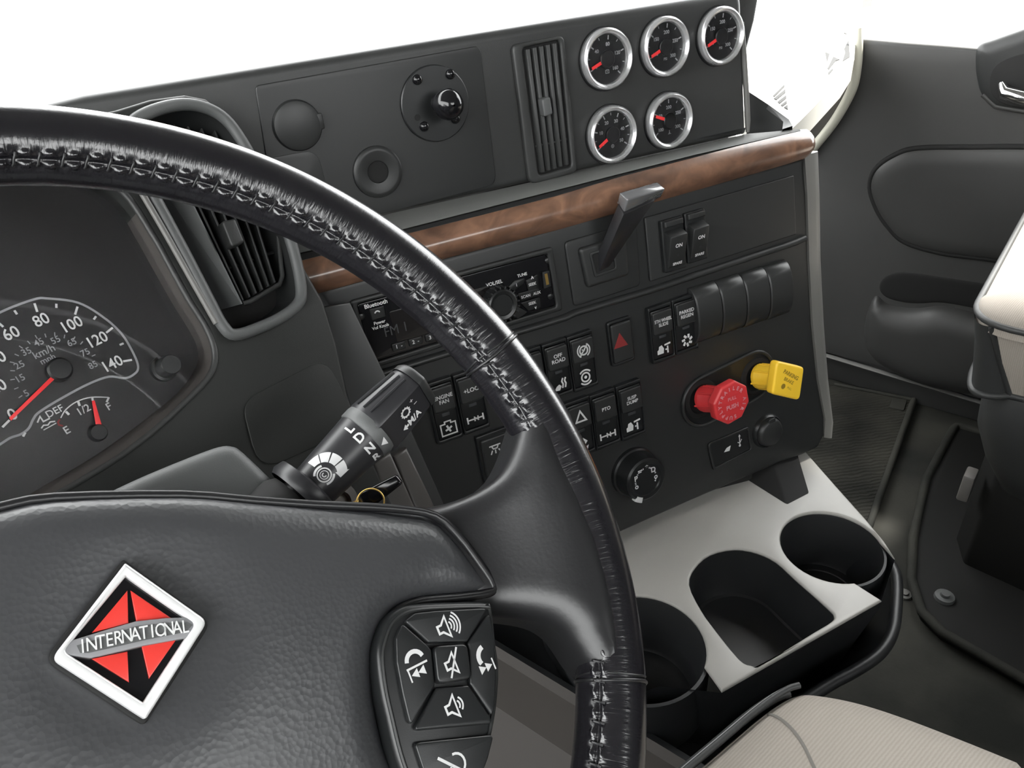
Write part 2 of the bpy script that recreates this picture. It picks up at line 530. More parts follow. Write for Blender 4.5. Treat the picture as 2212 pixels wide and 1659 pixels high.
def mat_ribbed():
    m = mat('ribbed_rubber_mat', (.018, .0185, .016), .85, var=(7, .35, (.045, .044, .036)), spec=.2)
    nt = m.node_tree; b = nt.nodes['Principled BSDF']
    tc = nt.nodes.new('ShaderNodeTexCoord')
    wv = nt.nodes.new('ShaderNodeTexWave'); wv.bands_direction = 'DIAGONAL'; wv.inputs['Scale'].default_value = 55; wv.inputs['Distortion'].default_value = 4
    nt.links.new(tc.outputs['Object'], wv.inputs['Vector'])
    bp = nt.nodes.new('ShaderNodeBump'); bp.inputs['Distance'].default_value = .003; bp.inputs['Strength'].default_value = .6
    nt.links.new(wv.outputs['Fac'], bp.inputs['Height']); nt.links.new(bp.outputs['Normal'], b.inputs['Normal'])
    return m
MAT['ribbed'] = mat_ribbed()

def glass(name, k=.06, tint=(1, 1, 1)):
    m = bpy.data.materials.new(name); m.use_nodes = True; nt = m.node_tree
    nt.nodes.remove(nt.nodes['Principled BSDF'])
    tr = nt.nodes.new('ShaderNodeBsdfTransparent'); tr.inputs[0].default_value = (*tint, 1)
    gl = nt.nodes.new('ShaderNodeBsdfGlossy'); gl.inputs['Roughness'].default_value = .02
    lw = nt.nodes.new('ShaderNodeLayerWeight'); lw.inputs['Blend'].default_value = .5
    pw = nt.nodes.new('ShaderNodeMath'); pw.operation = 'POWER'; pw.inputs[1].default_value = 5
    fr = nt.nodes.new('ShaderNodeMath'); fr.operation = 'MULTIPLY_ADD'; fr.inputs[1].default_value = .9; fr.inputs[2].default_value = .03
    nt.links.new(lw.outputs['Facing'], pw.inputs[0]); nt.links.new(pw.outputs[0], fr.inputs[0])
    mx = nt.nodes.new('ShaderNodeMixShader')
    nt.links.new(fr.outputs[0], mx.inputs[0]); nt.links.new(tr.outputs[0], mx.inputs[1]); nt.links.new(gl.outputs[0], mx.inputs[2])
    nt.links.new(mx.outputs[0], nt.nodes['Material Output'].inputs[0])
    return m
MAT['glass'] = glass('clear_window_glass', tint=(.96, .96, .95))
MAT['lens'] = glass('clear_gauge_lens')

# ------------------------------------------------------------------ the planes of the dashboard
K = 0.87                                     # scale of the centre stack
O_U = CAM_O + Vector((0.7243731, 0.44210319, -0.24056668)) * K
H_ = Vector((0.907617, -0.41979921, 0)); NH = Vector((0.41979921, 0.907617, 0)); Zv = Vector((0, 0, 1))
def leaned(l): return Zv*math.cos(l) + NH*math.sin(l)
U = Plane(O_U, H_, leaned(0.1278))
S = Plane(U.hit(1400, 400, .03), H_, leaned(0.2148))
D0 = CAM_O + ray(115, 810) * (0.55*K / ray(115, 810).y)
D = Plane(D0, (1, 0, 0), (0, .5, .8660254))            # face of the instrument cluster
DS = D.offset(.026)                                     # dashboard surface round it
WT = .7955
W_C = CAM_O + Vector((0.0603, 0.2333, -0.2240))
W = Plane(W_C, (1, 0, 0), (0, math.sin(WT), math.cos(WT)))
TZ = .93 - .612
T = Plane((0, 0, TZ), (1, 0, 0), (0, 1, 0))             # top of the cup holder tray
FL = Plane((0, 0, 0), (1, 0, 0), (0, 1, 0))
PD = Plane((1.45, 0, 0), (0, -1, 0), (0, 0, 1))         # passenger door, faces -X
def quad_strip(rails, ang=40, close_u=False):
    """surface through rails (lists of equal length)"""
    n = len(rails[0]); V = [p for r in rails for p in r]; Fc = []
    for i in range(len(rails)-1):
        for k in range(n if close_u else n-1):
            l = (k+1) % n
            Fc.append((i*n+k, i*n+l, (i+1)*n+l, (i+1)*n+k))
    me = pydata(V, Fc, ang, False)
    bm = bmesh.new(); bm.from_mesh(me); bmesh.ops.recalc_face_normals(bm, faces=bm.faces); bm.to_mesh(me); bm.free()
    return smooth(me, ang)

def solidify(me, t):
    bm = bmesh.new(); bm.from_mesh(me)
    bmesh.ops.solidify(bm, geom=bm.faces[:], thickness=t)
    bm.to_mesh(me); bm.free(); return smooth(me, 40)

def lerp(a, b, t): return tuple(x + (y-x)*t for x, y in zip(a, b))

# ================================================================== SETTING
struct('floor', box(-.55, 1.5, -1.3, 1.15, -.03, 0), MAT['rubber'])
struct('ceiling', merge([box(-.6, 1.6, -1.35, .64, 1.62, 1.68, .02), quad_strip([[(-.6, .60, 1.64), (1.6, .60, 1.64)], [(-.6, .86, 1.50), (1.6, .86, 1.50)], [(-.6, .90, 1.47), (1.6, .90, 1.47)]])]), MAT['headliner'])
# back wall, driver side wall and firewall close the cab
struct('wall_back', merge([box(-.6, 1.6, -1.36, -1.3, 0, 1.10), box(-.6, 1.6, -1.36, -1.3, 1.57, 1.62), box(-.6, -.53, -1.36, -1.3, 1.10, 1.57), box(.50, 1.6, -1.36, -1.3, 1.10, 1.57)]), MAT['headliner'])
struct('window_4', box(-.53, .50, -1.335, -1.331, 1.10, 1.57), MAT['glass'])
struct('wall_front', box(-.55, 1.5, 1.12, 1.16, 0, .60), MAT['seatdark'])
struct('wall_left', merge([box(-.56, -.52, -1.3, 1.12, 0, .82, .005), box(-.56, -.52, -1.3, -.55, .66, 1.62, .005),
                           box(-.56, -.52, -.55, 1.0, 1.42, 1.62, .005)]), MAT['door'])
struct('window_1', solidify(quad_strip([[(-.5, 1.12, .62), (1.42, 1.12, .62)], [(-.5, .86, 1.49), (1.42, .86, 1.49)]]), .004), MAT['glass'])
struct('window_3', box(-.545, -.540, -.55, 1.0, .82, 1.42), MAT['glass'])
struct('ground', box(-12, 14, -8, 16, -1.32, -1.30), MAT['ground'])

# passenger door (x = 1.45): the panel, its window and its frame
dr = [PD.uv(x, y) for x, y in [(1858, 84), (1950, 92), (2050, 99), (2110, 104)]]
belt = PD.uv(2110, 104)[1]
front = [PD.uv(x, y) for x, y in [(1851, 95), (1853, 130), (1846, 180), (1824, 228), (1797, 270), (1768, 305)]]
out = [(-.75, .1), (-.60, .45)] + front[::-1] + dr + [(.3, belt-.004), (1.25, belt-.01), (1.25, .08), (-.75, .06)]
struct('door_1', plate(out, -.04, 0, .006), MAT['door'], PD.matrix(PD.at(0, 0)))
struct('wall_right', merge([box(1.46, 1.5, -1.3, 1.12, 0, .07, .004), box(1.46, 1.5, .62, 1.12, .05, .62, .004), box(1.46, 1.5, -1.3, -.22, 0, 1.62, .004),
                            box(1.44, 1.5, -1.3, .62, 1.50, 1.62, .01)]), MAT['door'])
struct('window_2', box(1.475, 1.479, -.24, .62, PD.at(0, belt).z - .02, 1.52), MAT['glass'])
# windshield pillar on the passenger side
struct('trim_1', tube([(1.44, .86, 1.50), (1.47, .98, 1.10), (1.49, 1.12, .62)], .035, 12), MAT['glarewhite'])

dorp = thing('door_panel', 'dark grey moulded passenger door trim with armrest bulge and map pocket', 'door trim', PD.matrix(PD.at(*PD.uv(2000, 420))))
da, db = PD.uv(2000, 420)
def dp(P, c=0): return [(PD.uv(x, y, c)[0]-da, PD.uv(x, y, c)[1]-db) for x, y in P]
arm = spline(dp([(2230, 318), (2100, 318), (1985, 320), (1935, 334), (1893, 364), (1880, 404), (1895, 452), (1920, 490), (1955, 522), (2030, 545), (2120, 557), (2260, 574), (2420, 560), (2450, 440), (2380, 330)]), 5)
part('armrest_panel', puff(arm, .03, .012, .03, skirt=.004), MAT['door'], dorp)
part('armrest_groove', tube([(x, y, .001) for x, y in arm], .005, 8, closed=True), MAT['void'], dorp)
pk = spline(dp([(1900, 622), (1912, 598), (1953, 588), (2050, 601), (2160, 618), (2300, 640), (2320, 690), (2230, 690), (2119, 668), (2060, 657), (2025, 653), (1989, 655), (1953, 653), (1915, 642)]), 4)
part('pocket_opening', puff(pk, .012, .002, .03, skirt=.002), MAT['void'], dorp)
bulge = spline(dp([(1890, 640), (1915, 655), (1953, 664), (1989, 665), (2025, 661), (2070, 666), (2140, 682), (2330, 700), (2340, 900), (2150, 856), (2020, 835), (1930, 800), (1880, 760), (1868, 700)]), 4)
part('map_pocket', puff(bulge, .045, .030, .03, skirt=.006), MAT['door'], dorp)
hp = spline(dp([(2113, 100), (2108, 140), (2112, 175), (2122, 205), (2150, 232), (2212, 241), (2300, 240), (2400, 180), (2400, 40), (2300, 28), (2212, 62), (2150, 84)]), 4)
part('handle_bezel', puff(hp, .02, .012, .03, skirt=.004), MAT['panel'], dorp)
hd = part('handle_recess', plate(spline(dp([(2150, 205), (2142, 165), (2165, 130), (2240, 110), (2330, 130), (2340, 190), (2260, 228), (2190, 225)]), 4), .0115, .0135, .001), MAT['void'], dorp)
hx, hy = dp([(2200, 196)])[0]
part('door_handle', tube([(hx-.022, hy+.012, .018), (hx-.014, hy+.002, .028), (hx+.02, hy-.003, .034), (hx+.09, hy-.002, .030)], [.006, .010, .011, .009], 12), MAT['chrome'], dorp, label='chrome pull lever in the door')
part('handle_lip', tube([(p[0], p[1], .006) for p in dp([(2125, 202), (2152, 228), (2212, 238), (2290, 236)])], .004, 8), MAT['door'], dorp)
# sill strip and door seals
sill = [Vector((1.44, PD.hit(1740, 757).y, .055)), Vector((1.44, PD.hit(2400, 940).y, .055))]
def flr(px, py, z=0.0):
    d = ray(px, py); t = (z - CAM_O.z)/d.z; return CAM_O + d*t
s0, s1 = PD.hit(1750, 757), PD.hit(2200, 893)
struct('trim_2', tube([s0, s1], .007, 8, flatten=.5), MAT['trimgrey'])
seal = [PD.hit(x, y, .006) for x, y in [(1853, 60), (1853, 95), (1851, 140), (1843, 185), (1824, 226), (1798, 268), (1763, 312), (1740, 340)]]
struct('trim_3', tube(spline([tuple(p) for p in seal], 5, False), .0085, 8), MAT['cream'])
seal2 = [PD.hit(x, y, .004) for x, y in [(1765, 218), (1752, 250), (1735, 285), (1715, 320)]]
struct('trim_4', tube(spline([tuple(p) for p in seal2], 4, False), .006, 8), MAT['cream'])
jamb = [PD.hit(x, y, -.01) for x, y in [(1848, 130), (1815, 160), (1715, 262), (1700, 345), (1765, 330), (1800, 266), (1842, 190)]]
ja = [(p.y, p.z) for p in jamb]
struct('wall_jamb', plate([(-y, z) for y, z in ja], -.012, -.006, .001), MAT['taupe'], PD.matrix(Vector((1.45, 0, 0))))
# division bar of the door window, set outside the glass
q0, q1 = CAM_O + ray(1889, -60)*2.2, CAM_O + ray(1877, 42)*2.2
single('division_bar', 'grey division bar of the passenger window, set outside above the door', 'window bar',
       tube([q0, lerp(q0, q1, .5), q1], .021, 4), MAT['taupe'])

# ================================================================== DASHBOARD
dash = thing('dashboard', 'charcoal plastic truck dashboard with angled centre stack and grey ledge', 'dashboard', Matrix.Translation(S.at(0, 0)))
DI = Matrix.Translation(-S.at(0, 0))
def dpart(name, me, mt, label=None, M=None):
    if M is not None: me.transform(M)
    me.transform(DI)
    return part(name, me, mt, dash, label)
# upper face
uf = U.pts = [U.uv(x, y) for x, y in [(60, 236), (180, 207), (800, 108), (1480, 0), (1604, -20), (1606, 50), (1611, 180), (1614, 290), (1500, 316), (1212, 380), (835, 465), (560, 530), (300, 600)]]
dpart('upper_face', plate(rpoly(uf, [.0, .0, 0, 0, .012, 0, 0, .002, 0, 0, 0, 0, 0]), -.045, 0, .007, 4), MAT['plastic'], M=U.matrix(U.at(0, 0)))
# brow that overhangs the right end of the upper face
br = [U.uv(x, y, -.03) for x, y in [(1480, -20), (1700, -60), (1641, -5), (1632, 45), (1616, 105), (1607, 130), (1560, 60)]]
dpart('side_brow', plate(rpoly(br, .004), -.050, -.030, .004, 3), MAT['plastic'], M=U.matrix(U.at(0, 0)))
# bright edge trim down the right side
p0 = [U.at(*U.uv(x, y, -.002), -.002) for x, y in [(1603, 48), (1607, 120), (1612, 200), (1615, 262), (1615, 285)]]
dpart('edge_trim', tube(p0, [.002, .003, .003, .003, .002], 8), MAT['trimgrey'])
# top cover running forward to the windshield
tp = [U.at(*U.uv(x, y), -.006) for x, y in [(-500, 318), (180, 207), (1480, 0), (1640, -26)]]
tc = [[tuple(p + Vector((0, 0, -.004))) for p in tp], [tuple(p + Vector((.03, .12, -.03))) for p in tp], [tuple(Vector((p.x + .1, 1.10, .60))) for p in tp]]
dpart('top_cover', quad_strip(tc), MAT['plastic'])
# ledge strip
xs = [(300, 585), (560, 525), (835, 463), (1212, 379), (1500, 315), (1614, 289)]
xl = [(300, 622), (560, 562), (866, 492), (1212, 404), (1500, 331), (1730, 279)]
A_ = [U.at(*U.uv(x, y), 0) for x, y in xs]; B_ = [U.at(*U.uv(x, y, .028), .028) for x, y in xl]
mid_ = [lerp(a, b, .45) for a, b in zip(A_, B_)]
lowB = [tuple(b - U.v*.012) for b in B_]
dpart('ledge_mat', quad_strip([[tuple(p) for p in A_], mid_, [tuple(b - U.n*.002) for b in B_], [tuple(b - U.v*.0015) for b in B_]]), MAT['strip'])
dpart('ledge_front', quad_strip([[tuple(b - U.v*.0015) for b in B_], [tuple(b - U.v*.0035 - U.n*.003) for b in B_], lowB]), MAT['void'])
# open pocket at the right end of the ledge
pk3 = [U.at(*U.uv(x, y, c), c) for x, y, c in [(1614, 196, -.03), (1702, 262, .012), (1722, 274, .026), (1614, 300, .026)]]
inner = [(1614, 205, -.03), (1694, 266, .010), (1614, 288, .022)]
top = [U.at(*U.uv(x, y, c), c) for x, y, c in [(1614, 196, -.045), (1660, 226, -.02), (1704, 258, .008), (1712, 272, .024)]]
top2 = [U.at(*U.uv(x, y, c), c) for x, y, c in [(1614, 206, -.045), (1655, 235, -.02), (1692, 263, .008), (1690, 279, .022)]]
wallb = [tuple(Vector(p) - U.v*.055) for p in top2]
outb = [tuple(Vector(p) - U.v*.055) for p in top]
dpart('pocket_rim', quad_strip([outb, [tuple(p) for p in top], [tuple(p) for p in top2], wallb]), MAT['plastic'])
fl3 = [tuple(U.at(U.uv(1614, 288)[0]-.03, U.uv(1614, 288)[1]-.02, c)) for c in (-.05, .03)]
fl4 = [tuple(Vector(wallb[0])), tuple(Vector(wallb[-1]))]
dpart('pocket_floor', quad_strip([fl3, fl4]), MAT['void'])

# centre stack face
so = [(686, 628), (1200, 490), (1487, 408), (1738, 340), (1744, 420), (1748, 560), (1756, 700), (1768, 820), (1783, 900), (1783, 940), (1768, 968), (1735, 984), (1690, 1000), (1490, 1085), (1345, 1150), (1200, 1215), (1000, 1310), (960, 1190), (895, 1040), (820, 880), (750, 740)]
sp_ = [S.uv(x, y) for x, y in so]
dpart('centre_stack', plate(rpoly(sp_, [0, 0, 0, .002, 0, 0, 0, 0, .006, .006, .006, .006] + [0]*9), -.03, 0, .005, 3), MAT['panel'], M=S.matrix(S.at(0, 0)))
side_in = [(1738, 334), (1744, 420), (1748, 560), (1756, 700), (1768, 820), (1783, 905), (1780, 945)]
side_out = [(1766, 326), (1769, 420), (1771, 560), (1778, 700), (1787, 820), (1797, 912), (1794, 944)]
r1 = [S.at(*S.uv(x, y, .001), .001) for x, y in side_in]; r4 = [S.at(*S.uv(x, y, -.010), -.010) for x, y in side_out]
r2 = [Vector(lerp(a, b, .45)) + S.n*.004 for a, b in zip(r1, r4)]; r3 = [Vector(lerp(a, b, .8)) + S.n*.004 for a, b in zip(r1, r4)]
r5 = [p - S.n*.05 for p in r4]
dpart('side_trim', quad_strip([[tuple(p) for p in r] for r in (r1, r2, r3, r4, r5)]), MAT['trimgrey'], label='light grey edging strip')
topcap = [r1[0]-S.n*.04, r1[0], r2[0], r3[0], r4[0], r5[0]]
dpart('trim_cap', pydata([tuple(p + S.v*.0) for p in topcap], [list(range(6))]), MAT['trimgrey'])
rg = [S.at(*S.uv(x, y, .001), .001) for x, y in [(760, 826), (1000, 752), (1220, 686), (1240, 676), (1400, 628), (1716, 524), (1738, 514)]]
dpart('fascia_ridge', tube(rg, .0042, 12, flatten=.8), MAT['panel'])
# underside of the stack and legs
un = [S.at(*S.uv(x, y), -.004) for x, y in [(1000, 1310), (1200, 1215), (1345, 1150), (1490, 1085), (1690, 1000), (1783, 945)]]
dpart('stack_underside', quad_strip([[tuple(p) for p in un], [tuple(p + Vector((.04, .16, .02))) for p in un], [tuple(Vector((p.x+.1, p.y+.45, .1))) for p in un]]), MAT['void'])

# wood bullnose
wt_ = [(640, 566), (760, 536), (880, 505), (1040, 465), (1200, 424), (1340, 382), (1466, 349), (1600, 314), (1700, 290), (1735, 282)]
wb_ = [(676, 637), (785, 607), (880, 580), (1040, 538), (1200, 498), (1340, 458), (1487, 416), (1620, 378), (1705, 353), (1737, 343)]
ta = [U.at(*U.uv(x, y, .029), .029) for x, y in wt_]; bb = [S.at(*S.uv(x, y, .001), .001) for x, y in wb_]
rails = []
for k in range(9):
    t = k/8; off = .011*math.sin(math.pi*min(t*1.05, 1))**.7
    row = [Vector(lerp(a, b, t)) + S.n*off for a, b in zip(ta, bb)]
    e = row[-1]
    for q, (sx, dn) in enumerate([(.008, .003), (.013, .010), (.015, .020), (.015, .05)]):
        row.append(e + S.h*sx - S.n*(dn) + S.v*.002*math.cos(math.pi*t)*-q)
    rails.append([tuple(p) for p in row])
wood_t = thing('wood_trim', 'glossy brown burl wood trim strip across the dashboard above the radio', 'trim', Matrix.Translation(S.at(0, 0)))
wm = quad_strip(rails, 60); wm.transform(DI); part('veneer_strip', wm, MAT['wood'], wood_t)
cap = [Vector(r[-4]) for r in rails]; 
tcap = quad_strip([[tuple(Vector(p) ) for p in rails[0]], [tuple(Vector(p) - U.n*.03 - U.v*.004) for p in rails[0]]]); tcap.transform(DI)
part('strip_backing', tcap, MAT['trimgrey'], wood_t)

# driver side shell
dso = [(-420, 380), (-150, 300), (100, 268), (250, 236), (325, 213), (400, 203), (446, 212), (485, 243), (525, 298), (566, 380), (616, 490), (652, 565), (700, 650), (728, 740), (752, 850), (790, 960), (850, 1090), (950, 1300), (400, 1560), (-420, 1560)]
do = [DS.uv(x, y) for x, y in dso]
cl_o = [(262, 408), (330, 503), (373, 580), (412, 650), (445, 702), (463, 745), (466, 782), (452, 815), (415, 855), (340, 925), (262, 985), (190, 1030), (100, 1082), (0, 1135), (-150, 1200), (-300, 1180), (-380, 1000), (-400, 750), (-350, 520), (-200, 400), (0, 350), (150, 352)]
cl_i = [(232, 420), (290, 510), (335, 590), (372, 655), (405, 708), (424, 745), (428, 775), (415, 808), (382, 850), (315, 905), (245, 957), (180, 1000), (90, 1052), (0, 1105), (-130, 1165), (-260, 1150), (-340, 990), (-360, 750), (-310, 540), (-180, 430), (0, 380), (130, 385)]
co = spline([DS.uv(x, y) for x, y in cl_o], 4); ci = spline([D.uv(x, y) for x, y in cl_i], 4)
vo_px = [(335, 425), (400, 545), (452, 645), (482, 700), (508, 719), (560, 704), (610, 680), (640, 655), (647, 630), (640, 580), (622, 515), (595, 450), (560, 380), (520, 308), (485, 262), (445, 238), (395, 230), (335, 243), (290, 268), (275, 305), (290, 345)]
vo = spline([DS.uv(x, y) for x, y in vo_px], 4)
dpart('driver_shell', plate([do, co, vo], -.045, 0, .003, 3), MAT['shell'], M=DS.matrix(DS.at(0, 0)))
ring1 = [tuple(DS.at(a, b, -.002)) for a, b in co]; ring2 = [tuple(D.at(a, b, -.001)) for a, b in ci]
dpart('cluster_surround', quad_strip([ring1, ring2], 60, True), MAT['bezel'], label='brown grey inner bezel of the gauge opening')
dpart('cluster_edge', tube([DS.at(a, b, -.0015) for a, b in co], .0022, 8, closed=True), MAT['plastic'])
v2 = [(a*1, b*1) for a, b in vo]
cx_, cy_ = np.mean([p[0] for p in vo]), np.mean([p[1] for p in vo])
vin = [(cx_+(a-cx_)*.90, cy_+(b-cy_)*.94) for a, b in vo]
dpart('vent_well', quad_strip([[tuple(DS.at(a, b, -.001)) for a, b in vo], [tuple(DS.at(a, b, -.03)) for a, b in vin]], 60, True), MAT['panel'])
dpart('vent_well_back', plate(vo, -.032, -.030, 0), MAT['void'], M=DS.matrix(DS.at(0, 0)))
dpart('vent_lip', tube([DS.at(cx_+(a-cx_)*1.03, cy_+(b-cy_)*1.015, .0005) for a, b in vo], .0042, 10, closed=True), MAT['shroud'])
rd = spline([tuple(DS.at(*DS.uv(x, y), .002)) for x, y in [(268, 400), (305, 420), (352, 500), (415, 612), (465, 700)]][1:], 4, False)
dpart('highlight_ridge', tube(rd, .0022, 8), MAT['trimgrey'], label='ridge between gauges and vent, its bevel highlight coloured pale grey')  # bevel highlight put into the ridge as pale grey
rd = spline([tuple(DS.at(*DS.uv(x, y), .001)) for x, y in [(325, 416), (370, 500), (432, 612), (476, 692)]], 4, False)
dpart('dark_ridge', tube(rd, .0014, 8), MAT['shroud'])
# storage lid outline (a shallow raised lid)
lid = rpoly([DS.uv(x, y) for x, y in [(520, 868), (704, 772), (775, 922), (560, 1020)]], [.016]*4)
dpart('storage_lid', plate(lid, -.0005, .0009, .0006), MAT['shell'], M=DS.matrix(DS.at(0, 0)))
# knee panel pieces between shell and stack
kn = [DS.uv(x, y, -.02) for x, y in [(700, 660), (760, 650), (880, 900), (960, 1080), (1040, 1300), (900, 1320), (790, 1000)]]
dpart('filler_panel', plate(kn, -.05, -.022, .002), MAT['panel'], M=DS.matrix(DS.at(0, 0)))
k2 = [DS.uv(x, y, -.012) for x, y in [(850, 985), (880, 965), (935, 1080), (975, 1180), (940, 1200), (900, 1110)]]
dpart('brown_filler', plate(k2, -.03, -.012, .003), MAT['bezel'], M=DS.matrix(DS.at(0, 0)), label='brown grey knee filler piece')
k3 = [DS.uv(x, y, -.010) for x, y in [(805, 1000), (845, 975), (905, 1110), (950, 1250), (900, 1260), (850, 1120)]]
dpart('brown_filler', plate(k3, -.03, -.010, .003), MAT['bezel'], M=DS.matrix(DS.at(0, 0)), label='brown grey knee filler piece')
# sunlit passenger end of the dashboard
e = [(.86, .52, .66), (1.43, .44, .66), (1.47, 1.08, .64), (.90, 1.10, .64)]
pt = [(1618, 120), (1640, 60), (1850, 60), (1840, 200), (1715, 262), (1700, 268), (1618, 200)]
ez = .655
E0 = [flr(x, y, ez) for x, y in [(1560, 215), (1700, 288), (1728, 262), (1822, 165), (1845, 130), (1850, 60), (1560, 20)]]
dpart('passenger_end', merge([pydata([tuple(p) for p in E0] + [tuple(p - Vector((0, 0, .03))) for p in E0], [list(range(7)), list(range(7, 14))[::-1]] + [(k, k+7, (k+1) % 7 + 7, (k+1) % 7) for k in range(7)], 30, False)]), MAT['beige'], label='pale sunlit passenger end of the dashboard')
def slot(quads, name):
    ms = []
    for q in quads:
        V = [tuple(flr(x, y, ez+.0012)) for x, y in q]
        ms.append(solidify(pydata(V, [list(range(len(V)))]), -.001))
    return merge(ms)
g1 = [[(1670, 206), (1694, 182), (1695, 186), (1673, 208)], [(1672, 212), (1696, 192), (1697, 199), (1677, 215)], [(1680, 219), (1698, 205), (1699, 211), (1684, 223)], [(1687, 226), (1699, 217), (1700, 222), (1690, 229)], [(1694, 231), (1701, 226), (1702, 236)]]
for q in g1: dpart('defroster_slot', slot([q], ''), MAT['void'])
g2 = [[(1783, 112), (1792, 116), (1787, 134)], [(1800, 122), (1814, 128), (1805, 131), (1790, 150), (1788, 146)], [(1789, 156), (1798, 148), (1800, 150), (1790, 161)],
      [(1833, 84), (1836, 122), (1820, 132), (1826, 112), (1824, 104), (1828, 96)], [(1823, 71), (1827, 68), (1829, 73)]]
for q in g2: dpart('defroster_slot', slot([q], ''), MAT['void'])
# longitudinal steps of the engine cover, left of the cup holder tray
def edgepath(x, z, y0=-.25, y1=.75): return [(x, y0, z), (x, y1, z)]
prof = [(.62, .295), (.39, .295), (.378, .283), (.368, .279), (.358, .272), (.350, .215), (.322, .200), (.300, .192), (.16, .03)]
struct('wall_tunnel', quad_strip([[(x, -.3, z), (x, .8, z)] for x, z in [(.372, .280), (.366, .272), (.352, .212), (.324, .200), (.300, .192), (.16, .03)]], 20), MAT['tunnel'])
struct('wall_engine_cover', quad_strip([[(x, .13, z), (x, .75, z)] for x, z in [(.50, .19), (.40, .21), (.380, .276), (.372, .280)]], 20), MAT['traydark'])
# ================================================================== AIR VENTS
def slats(V, pl_uv, TL, TR, BR, BL, n, z0, depth, th, mt, root, lean=0.0):
    for k in range(n):
        t = (k+.5)/n
        a = Vector((*lerp(TL, TR, t), 0)); b = Vector((*lerp(BL, BR, t), 0))
        d = (b-a).normalized(); w = Vector((-d.y, d.x, 0)); w = w if w.x > 0 else -w
        o = Vector((0, 0, depth)); s = w*(lean*depth)
        P8 = [a - w*th/2 + Vector((0, 0, z0)), a + w*th/2 + Vector((0, 0, z0)), b + w*th/2 + Vector((0, 0, z0)), b - w*th/2 + Vector((0, 0, z0))]
        P8 += [p + o + s for p in P8]
        part('slat', hexa(P8, .0004, 1), mt, root)

v = On(DS, 500, 540, 'air_vent', 'tall driver side air vent with wide left fin beside the gauge cluster', 'air vent')
TL, TR, BR, BL = v.pts([(335, 262), (512, 288), (606, 606), (524, 652)], -.012)
slats(v, None, TL, TR, BR, BL, 6, -.027, .016, .0016, MAT['plastic'], v.o, -.15)
f1 = [(*v.uv(272, 285, -.024), -.024), (*v.uv(330, 262, -.008), -.008), (*v.uv(524, 656, -.008), -.008), (*v.uv(481, 668, -.024), -.024)]
part('side_fin', solidify(pydata(f1, [(0, 1, 2, 3)]), .0018), MAT['shroud'], v.o, label='broad grey side face of the vent barrel')
fr = [(*p, -.012) for p in v.pts([(512, 288), (600, 500), (610, 596), (604, 614), (540, 652), (524, 656)], -.012)]
part('barrel_rim', tube(fr, .0018, 8), MAT['plastic'], v.o)
part('cross_bar', tube([(*p, -.020) for p in v.pts([(490, 580), (590, 545)], -.02)], .0012, 6), MAT['panel'], v.o)
part('cross_bar', tube([(*p, -.020) for p in v.pts([(400, 400), (520, 372)], -.02)], .0012, 6), MAT['panel'], v.o)
tb = [v.uv(x, y, -.004) for x, y in [(476, 480), (505, 474), (526, 525), (498, 536)]]
part('control_tab', plate(rpoly(tb, .0025), -.012, -.001, .0018, 3), MAT['plastic'], v.o)

v = On(U, 1175, 240, 'air_vent', 'upper centre air vent with vertical slats left of the round gauges', 'air vent')
o_ = rpoly(v.pts([(1101, 97), (1213, 76), (1243, 370), (1139, 399)]), [.006, .006, .006, .009])
i_ = rpoly(v.pts([(1122, 104), (1203, 86), (1230, 358), (1158, 378)]), .004)
part('frame', plate([o_, i_], -.001, .005, .002, 3), MAT['plastic'], v.o)
part('back_plate', plate(o_, .0002, .0008, 0), MAT['void'], v.o)
TL, TR, BR, BL = v.pts([(1128, 108), (1200, 92), (1226, 354), (1162, 374)], .002)
slats(v, None, TL, TR, BR, BL, 5, .0008, .0042, .0034, MAT['plastic'], v.o, .25)
part('cross_bar', tube([(*p, .0022) for p in v.pts([(1154, 316), (1222, 300)])], .001, 6), MAT['plastic'], v.o)
tb = rpoly(v.pts([(1166, 214), (1184, 208), (1190, 246), (1172, 252)], .008), .002)
part('control_tab', plate(tb, .003, .012, .0015, 3), MAT['shroud'], v.o)

# ================================================================== UPPER FACE FITTINGS
v = On(U, 800, 280, 'accessory_panel', 'flat dark accessory panel set in the upper dash left of the air vent', 'panel')
part('plate', plate(rpoly(v.pts([(550, 185), (1036, 98), (1072, 398), (850, 456), (600, 512)]), [.004, .006, .010, 0, .004]), -.0005, .0014, .001, 3), MAT['panel'], v.o)
part('left_lid', plate(rpoly(v.pts([(560, 345), (684, 322), (704, 400), (720, 470), (600, 500)]), [.003, .012, 0, .003, .003]), .0012, .0018, .0003), MAT['panel'], v.o)

v = On(U, 939, 224, 'ball_mount', 'black round phone mount base with a rubber ball bolted on the upper dash', 'mount', c=.0014)
part('base_plate', lathe([(0, .0), (.0295, 0), (.030, .0008), (.0298, .0022), (.029, .0028), (0, .0028)], 48), MAT['black'], v.o)
bx, by = v.uv(958, 224, .012)
st = part('ball', lathe([(0, .0), (.0075, .0), (.0062, .006), (.006, .010)] + [(.0122*math.sin(a), .0195 - .0122*math.cos(a)) for a in [R_(x) for x in range(32, 181, 12)]], 32, 60), MAT['gloss'], v.o)
st.location = (bx, by, .0026)
scr = None
for x, y in [(901, 172), (972, 160), (983, 256), (916, 273)]:
    sx_, sy_ = v.uv(x, y, .003)
    me = scr or lathe([(0, .0046), (.0018, .0044), (.0034, .0034), (.0040, .0018), (.0040, .0)], 18, 60)
    scr = me
    o = bpy.data.objects.new('screw', me); COL.objects.link(o); o.parent = v.o; o.location = (sx_, sy_, .0026)
    if not me.materials: me.materials.append(MAT['satin'])
scr.materials.clear(); scr.materials.append(MAT['gloss'])
hx_, hy_ = v.uv(902, 254, .003)
